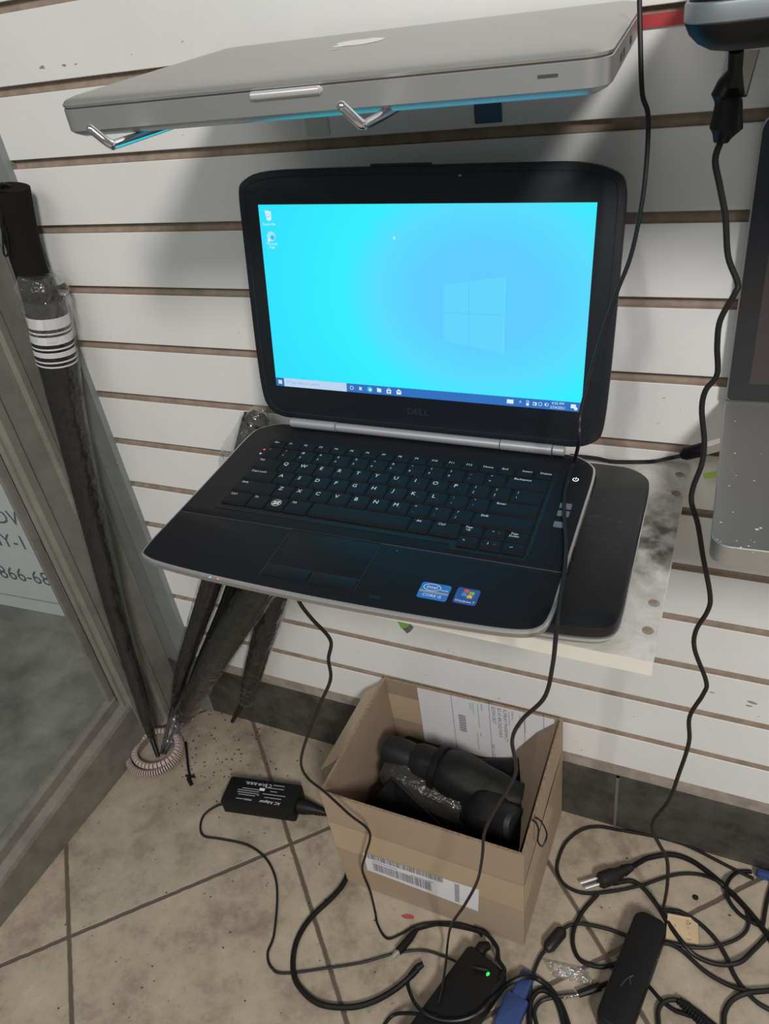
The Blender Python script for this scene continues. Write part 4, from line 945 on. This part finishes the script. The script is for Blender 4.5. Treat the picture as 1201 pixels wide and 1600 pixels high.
b = MB(); b.tube([F(650, 1453, .005)-PD2[0], F(640, 1466, .006)-PD2[0], F(622, 1487, .006)-PD2[0]], [.0035, .0055, .0055], M['adapter'], 12); b.build('plug_body', dc)
b = MB(); b.tube([F(622, 1487, .006)-PD2[0], F(613, 1496, .006)-PD2[0]], .0037, M['silver'], 12); b.build('barrel_tip', dc)
# long cable hanging in front of the screen
PH = [W(998, -30, -.13), W(1000, 60, -.135), W(1003, 145, -.14), W(1012, 180, -.145), W(1010, 250, -.150), W(1002, 320, -.155), W(985, 400, -.160), W(962, 460, -.166), W(935, 540, -.174), W(918, 600, -.182), W(906, 650, -.190), W(904, 690, -.195), F(897, 720, .7215), F(884, 760, .7185), F(881, 800, .7170), F(884, 850, .7155), F(882, 890, .7140), F(874, 940, .7110), W(869, 985, -.368), W(863, 1040, -.366), W(850, 1090, -.36), W(815, 1125, -.355), W(800, 1155, -.35), W(805, 1190, -.345), W(803, 1215, -.34), W(775, 1262, -.335), W(757, 1300, -.33), W(753, 1340, -.33), W(745, 1378, -.325), W(725, 1415, -.32), W(705, 1445, -.31), F(699, 1475, .036), F(696, 1508, .034), F(690, 1545, .0335), F(684, 1568, .0335)]
cord('charging_cable', PH, .0016, 'long thin black cable hanging in front of the lit screen down to the floor', m='cord2')
# the wavy cable on the right
PE0 = [W(1148, 150, -.12), W(1150, 84, -.12)]
wc = thing('power_cable', 'wavy black power cable hanging along the wall from the upper right plug', 'cable', T(*W(1135, 220, -.12)))
e0 = W(1135, 220, -.12)
b = MB(); b.tube([p-e0 for p in [W(1150, 78, -.13), W(1148, 110, -.125), W(1141, 128, -.12), W(1137, 148, -.12), W(1136, 152, -.12), W(1138, 160, -.12), W(1134, 200, -.12), W(1128, 212, -.12), W(1126, 222, -.12)]], [.0045, .0045, .0080, .0105, .0080, .0085, .0105, .0065, .0048], M['cord'], 16); b.build('plug_body', wc)
PE = [W(1126, 220, -.12), W(1117, 250, -.12), W(1124, 290, -.12), W(1133, 340, -.12), W(1137, 400, -.122), W(1152, 442, -.125), W(1148, 458, -.127), W(1125, 500, -.13), W(1120, 540, -.132), W(1120, 585, -.134), W(1102, 610, -.136), W(1096, 640, -.138), W(1100, 690, -.142), W(1096, 725, -.146), W(1083, 760, -.15), W(1080, 785, -.152), W(1090, 820, -.154), W(1098, 870, -.156), W(1109, 930, -.158), W(1105, 955, -.158), W(1087, 985, -.158), W(1085, 1015, -.158), W(1103, 1065, -.158), W(1098, 1085, -.158), W(1077, 1120, -.158), W(1076, 1160, -.157), W(1060, 1210, -.155), W(1045, 1250, -.152), W(1022, 1280, -.150), W(1019, 1298, -.150), W(1030, 1320, -.150), W(1042, 1345, -.147), W(1042, 1385, -.143), F(1036, 1418, .020)]
b = MB(); b.tube([p-e0 for p in catmull(PE, 6)], .0022, M['cord2'], 10); b.build('cord', wc)
# adapter C
c0_ = F(1020, 1430, .030); c1_ = F(955, 1604, .030); ey = (c0_-c1_); LC = ey.length; yw = math.atan2(ey.y, ey.x)-math.pi/2; WC = .043
XC = T(c1_.x, c1_.y, 0) @ Rz(yw)
ac = thing('power_adapter', 'long black rounded power adapter lower right with a recycling card', 'power adapter', XC, 'power adapters on the floor')
oC = rrect(-WC/2, 0, WC/2, LC, [.012, .012, .014, .014], 6)
b = MB(); b.slab(oC, .0005, .032, M['adapter'], None, .004, .003); b.box((-.0003, .004, .0318), (.0003, LC-.004, .0324), M['well'])
for i in range(10):
    a_ = i*.6; 
b.tube(catmull([(.004, LC*.36, .0325), (.001, LC*.40, .0328), (.003, LC*.44, .0325), (-.003, LC*.38, .0325), (-.006, LC*.31, .0325)], 4), .0005, M['scuff'], 5)
b.build('adapter_body', ac)
b = MB(); b.disc((0, 0, 0), .0010, M['ledg'], T(WC/2+.0003, LC*.70, .018) @ Rym(math.pi/2), 8); b.build('status_light', ac, flat=True)
# tan card under the cords
ct = [F(1043, 1427, .010), F(1090, 1436, .004), F(1091, 1475, .004), F(1040, 1466, .004)]
b = MB(); b.add(ct+[p+Vector((0, 0, -.0006)) for p in ct], [(3, 2, 1, 0), (4, 5, 6, 7), (0, 1, 5, 4), (1, 2, 6, 5), (2, 3, 7, 6), (3, 0, 4, 7)], M['tan'])
def cuv(u, v): p = (ct[0].lerp(ct[1], u)).lerp(ct[3].lerp(ct[2], u), v); p.z += .0006; return p
def ctext(s, u, v, size):
    p = cuv(u, v); dx_ = (cuv(u, v+.1)-p).normalized(); dy_ = Vector((0, 0, 1)).cross(dx_).normalized(); nz = dx_.cross(dy_)
    b.text(s, size, Matrix(((dx_.x, dy_.x, nz.x, p.x), (dx_.y, dy_.y, nz.y, p.y), (dx_.z, dy_.z, nz.z, p.z), (0, 0, 0, 1))), M['kraft2'])
for (u, v, r) in ((.68, .24, .0035),):
    P = [cuv(u, v)+Vector((r*math.cos(a), r*math.sin(a), 0)) for a in (0, 2.09, 4.19, 6.28)]; b.tube(P, .0004, M['kraft2'], 5)
ctext('|||', .68, .44, .004); ctext('X', .68, .68, .006); ctext('I', .70, .90, .008); ctext('+L', .25, .45, .005)
tag(b.build('paper_card', None, flat=True), 'small tan card printed with recycling symbols beside the long adapter', 'card')

# mains plug and its thick cord
G = Z([(560, 612, .012), (600, 588, .008), (640, 570), (740, 555), (830, 580), (920, 640), (1000, 710), (1080, 790), (1140, 860), (1200, 940), (1260, 1040)], .0045)
Pg = path(G); g0 = Pg[0]
pl = thing('mains_plug', 'grey black two pin mains plug on a thick cord, right of the box', 'plug', T(*g0))
b = MB(); b.tube([p-g0 for p in catmull(Pg, 6)], .0038, M['cord'], 10); b.build('cord', pl)
pb = [p-g0 for p in path(Z([(400, 680), (415, 676), (470, 655), (490, 645), (520, 630), (560, 612)], .012))]
b = MB(); b.tube(pb, [.0075, .0115, .0115, .0085, .0070, .0048], M['cord2'], 12)
for i in range(4):
    q = pb[4].lerp(pb[5], i/4); q2 = pb[4].lerp(pb[5], i/4+.12); b.tube([q, q2], .0082-.0008*i, M['cord2'], 12)
b.build('plug_body', pl)
for off in ((0, 0), (22, 24)):
    b = MB(); b.tube([p-g0 for p in path(Z([(402+off[0], 664+off[1]), (320+off[0], 690+off[1])], .012))], .0022, M['silver'], 8, flat=.4); b.build('prong', pl)
# other loops on the floor, right
def fcord(pts, r, label, m='cord2', z=.003): return cord('power_cable', path(Z(pts, z)), r, label, m=m)
fcord([(1130, 668), (1100, 655), (1000, 605), (850, 528), (740, 485), (640, 465), (500, 440), (400, 425), (320, 442), (250, 500), (215, 580), (213, 640), (250, 700), (330, 735), (450, 730), (600, 700, .004), (720, 660), (800, 645), (880, 650), (960, 680, .009), (1050, 750), (1100, 830), (1100, 900), (1050, 950), (950, 985), (850, 990), (720, 965), (680, 960)], .0024, 'thin cable looping round the mains plug and along the baseboard')
fcord([(470, 692, .004), (560, 680), (620, 720), (690, 810), (740, 890, .006), (800, 970, .008), (860, 1030), (960, 1068), (1060, 1060, .008), (1130, 1000), (1200, 930), (1260, 880)], .0032, 'grey black cord crossing the tan card to the right edge')
fcord([(400, 740), (330, 820), (290, 900, .006), (285, 980), (320, 1050), (400, 1080), (470, 1070), (520, 1050, .006)], .0030, 'dark cord loop left of the long adapter', 'cord')
fj = thing('ferrite_cable', 'black cable with a cylindrical ferrite lump at the box corner', 'cable', T(*F(867, 1467, .005))); j0 = F(867, 1467, .005)
b = MB(); b.tube([p-j0 for p in catmull(path(Z([(560, 945), (450, 905), (330, 880), (270, 885), (235, 908)], .004)), 6)], .0025, M['cord2'], 8)
b.tube([p-j0 for p in catmull(path(Z([(165, 1000), (140, 1020), (110, 1080), (88, 1160), (80, 1260), (75, 1370), (70, 1450)], .004)), 6)], .0025, M['cord2'], 8); b.build('cord', fj)
b = MB(); P = [p-j0 for p in path(Z([(240, 905), (228, 918), (172, 985), (160, 1002)], .009))]; b.tube(P, [.005, .0085, .0085, .005], M['cord2'], 14); b.build('ferrite_core', fj)
fcord([(700, 815, .012), (760, 818), (800, 830), (880, 880), (950, 950, .004), (1000, 1030), (1040, 1120), (1090, 1190), (1150, 1250), (1220, 1290)], .0030, 'cord running from the long adapter down to the lower right corner')
fcord([(700, 970), (740, 975), (800, 1010), (900, 1100), (1000, 1160), (1090, 1190, .006), (1140, 1196), (1240, 1190)], .0030, 'straight lying cord below the tan card')
fcord([(1250, 1185, .006), (1200, 1192, .006), (1100, 1203, .007), (1030, 1235), (995, 1290), (990, 1348), (995, 1420)], .0034, 'grey cord bending down near the lower right corner')
fcord([(640, 1172), (700, 1240), (760, 1285), (800, 1300), (860, 1320)], .0026, 'short cord end passing under the ribbed plug', 'cord')
kp = thing('ribbed_plug_cord', 'black cord loop ending in a ribbed strain relief at the bottom edge', 'cable', T(*F(1080, 1580, .006))); k0 = F(1080, 1580, .006)
b = MB(); b.tube([p-k0 for p in catmull(path(Z([(685, 1420), (685, 1348), (682, 1290), (700, 1252), (740, 1235), (790, 1240)], .005)), 6)], .0030, M['cord2'], 8); b.build('cord', kp)
P = [p-k0 for p in path(Z([(780, 1238), (820, 1262), (860, 1300), (900, 1340), (960, 1400)], .008))]
b = MB(); b.tube(P, [.0038, .005, .006, .008, .010], M['cord'], 12)
for i in range(9):
    q = P[0].lerp(P[3], i/9); q2 = P[0].lerp(P[3], i/9+.05); b.tube([q, q2], .0052+.0004*i, M['cord'], 12)
b.build('strain_relief', kp)
fcord([(1120, 635), (1050, 640), (1005, 690, .010), (1010, 760, .006), (1060, 830), (1120, 870), (1160, 890)], .0028, 'cord loop beside the blue plug at the right edge', 'cord')
fcord([(1215, 690), (1190, 780), (1175, 870), (1170, 900)], .0028, 'short upright cord piece under the blue plug')
# blue plugs
def vga(label, pts, w, z):
    P = path(pts); a = P[0]; t = thing('video_plug', label, 'plug', T(*a)); d = (P[-1]-a); yw_ = math.atan2(d.y, d.x); X_ = Rz(yw_); L_ = d.length
    b = MB(); b.slab(rrect(0, -w*.5, L_*.55, w*.5, .003, 3), -.001, .013, M['blue'], X_, .003, .002); b.slab(rrect(L_*.5, -w*.32, L_, w*.32, .004, 3), .0, .011, M['blue'], X_, .003, .002); b.build('plug_shell', t)
    b = MB(); b.slab(rrect(-.008, -w*.4, 0.001, w*.4, .002, 3), .002, .010, M['silver'], X_, .001, .001); b.build('connector', t)
vga('blue video plug lying between the two lower adapters', [(788, 1612, .002), (812, 1560, .002), (826, 1522, .002)], .030, 0)
vga('blue video plug cut off by the right edge next to the baseboard', [(1232, 1382, .002), (1205, 1374, .002), (1180, 1366, .002)], .018, 0)
# bottom-left cords beside adapter B
fcord([(-90, 1215, .006), (-40, 1175, .010), (0, 1148, .017), (60, 1126, .018), (120, 1138, .008), (185, 1190, .005), (230, 1260), (262, 1348), (280, 1430)], .0034, 'glossy black cord arching over the blue plug at the bottom', 'cord', .005)
fcord([(80, 1420), (82, 1348), (85, 1250), (120, 1195), (170, 1200), (212, 1250, .007), (240, 1348), (250, 1420)], .0032, 'second black cord arch beside the blue plug', 'cord', .005)
fcord([(130, 1400), (112, 1340), (105, 1285), (140, 1238), (230, 1218, .006), (300, 1210, .006)], .0026, 'thin cord curling in from the plastic covered lead', 'cord2', .003)
dl = thing('sleeved_lead', 'black lead end in a clear tube left of the long adapter', 'cable', T(*F(925, 1545, .006))); d0 = F(925, 1545, .006)
b = MB(); b.tube([p-d0 for p in path(Z([(310, 1208), (410, 1172)], .006))], [.0045, .0055], M['cord'], 10); b.tube([p-d0 for p in path(Z([(235, 1220), (310, 1208)], .006))], .0030, M['brownbag'], 10); b.tube([p-d0 for p in path(Z([(410, 1172), (450, 1155)], .006))], .003, M['cord'], 8); b.build('lead', dl)
cord('power_cable', path([(646, 1525, .004), (637, 1530, .006), (640, 1550, .012), (654, 1575, .034), (683, 1592, .035), (717, 1594, .035), (746, 1583, .035), (767, 1562, .034), (792, 1537, .012), (805, 1531, .012)]), .0026, 'black cord lying over the adapter with the green light')
cord('power_cable', path([(596, 1612, .003), (604, 1596, .003), (617, 1585, .005), (640, 1583, .020), (665, 1586, .034), (684, 1588, .034)]), .0024, 'thin cord end bending onto the adapter at the bottom edge')
b = MB(); b.tube([F(652, 1512, .008), F(640, 1526, .007)], [.0050, .0040], M['cord'], 10); b.tube([F(661, 1506, .009), F(652, 1512, .008)], [.0035, .0050], M['cord'], 10); tag(b.build('cord_end', None), 'tapered black plug end of the thick cord by the adapter', 'plug')

# clear plastic baggie
b = MB(); NX, NY = 16, 10; rn = random.Random(6); vs = []
for top in (1, 0):
    for j in range(NY+1):
        for i in range(NX+1):
            u, v = i/NX, j/NY; px = 845+72*u+18*v*(1-u*.3); py = 1496+16*u+30*v
            e = min(u, 1-u, v, 1-v); h = .0006+(.007*min(1, e*5)+rn.uniform(-.0034, .0034)*min(1, e*6))*top+.0004*top
            vs.append(F(px, py, max(.0006, h)))
n1 = (NX+1)*(NY+1); fs = []
for t_i in (0, 1):
    for j in range(NY):
        for i in range(NX):
            a = t_i*n1+j*(NX+1)+i; q = (a, a+1, a+NX+2, a+NX+1); fs.append(q if t_i else q[::-1])
b.add(vs, fs, M['baggie']); tag(b.build('plastic_baggie', None, ang=180), 'small crumpled clear plastic bag shining on the floor by the ferrite cable', 'bag')

# ------------------------------------------------------------------ usb things on the shelf
uc = thing('usb_cable', 'black cable with metal usb plug lying at the back right of the shelf', 'cable', T(*W(1080, 705, -.03)))
u0 = W(1080, 705, -.03)
b = MB(); b.tube([p-u0 for p in catmull([F(890, 712, .668), F(930, 716, .662), F(955, 721, .6555), F(985, 722, .6535), F(1020, 721, .655), W(1045, 716, -.03), W(1070, 711, -.03)], 6)], .0022, M['cord'], 8); b.build('cord', uc)
b = MB(); b.tube([p-u0 for p in [W(1063, 713, -.03), W(1070, 709, -.03), W(1095, 703, -.03), W(1102, 701, -.03)]], [.003, .0065, .007, .0065], M['adapter'], 12, flat=.7); b.build('plug_body', uc)
b = MB(); b.tube([p-u0 for p in [W(1102, 701, -.03), W(1127, 694, -.03)]], .0062, M['silver'], 4, flat=.8); b.build('metal_shell', uc)
b = MB(); P = [W(1098, 741, -.02), W(1140, 733, -.02), W(1150, 728, -.02)]; b.tube(P, .0009, M['lime'], 6); b.add([W(1098, 742, -.019), W(1142, 734, -.019), W(1142, 744, -.019), W(1100, 748, -.019)]+[W(1098, 742, -.017), W(1142, 734, -.017), W(1142, 744, -.017), W(1100, 748, -.017)], [(0, 3, 2, 1), (4, 5, 6, 7), (0, 1, 5, 4), (3, 7, 6, 2)], M['lime'])
tag(b.build('green_strap', None, flat=True), 'lime green strap against the wall behind the wavy cable', 'strap')
us = thing('usb_stick', 'green usb stick with bare metal plug poking out under the open laptop', 'usb stick', T(*W(632, 968, -.268)))
s0 = W(632, 968, -.268)
b = MB(); b.tube([W(624, 952, -.268)-s0, W(627, 962, -.268)-s0, W(634, 978, -.268)-s0], [.0056, .0058, .0050], M['green'], 4, flat=.6); b.build('stick_body', us)
b = MB(); b.tube([W(634, 978, -.268)-s0, W(641, 985, -.268)-s0], .0042, M['scuff'], 4, flat=.6); b.build('metal_plug', us)

# ------------------------------------------------------------------ floor dirt and marks
b = MB(); rn = random.Random(12)
for i in range(330):
    r = rn.random()
    if r < .5: px, py = rn.gauss(330, 60), rn.gauss(1170, 40)
    else: px, py = rn.uniform(60, 1190), rn.uniform(1180, 1590)
    p = F(px, py, .0006)
    if p.y > -.006 or p.x < -.90 or (BX0-.02 < p.x < BX1+.02 and BY0-.02 < p.y): continue
    s = rn.uniform(.0006, .0022)*(1.25 if r < .5 else 1); k = 6; a0 = rn.random()*6
    b.poly([(p.x+s*(.5+rn.random()*.6)*math.cos(a0+6.28*j/k), p.y+s*(.4+rn.random()*.5)*math.sin(a0+6.28*j/k), .0006) for j in range(k)], M['dirt'])
b.disc(tuple(F(1086, 1402, .0006)), .0042, M['cap'], None, 16)
o = tag(b.build('floor_crumbs', None, flat=True), 'dark crumbs and grit scattered over the tiles', 'dirt'); o['kind'] = 'stuff'
b = MB(); p = F(637, 1432, .0007); b.poly([(p.x+.009*math.cos(a*.628)*(1+.2*math.sin(3*a)), p.y+.0035*math.sin(a*.628)+.002*math.cos(a*.628), .0007) for a in range(10)], M['redspot'])
tag(b.build('red_stain', None, flat=True), 'small smeared red stain on the tile in front of the box', 'stain')
b = MB()
for px, py in ((165, 729), (182, 724), (245, 946)):
    p = W(px, py, -.0095); b.tube([(p.x, p.y, p.z), (p.x, p.y-.001, p.z)], .0024, M['screw'], 12)
b.build('jamb_screws', bpy.data.objects['trim_2'])
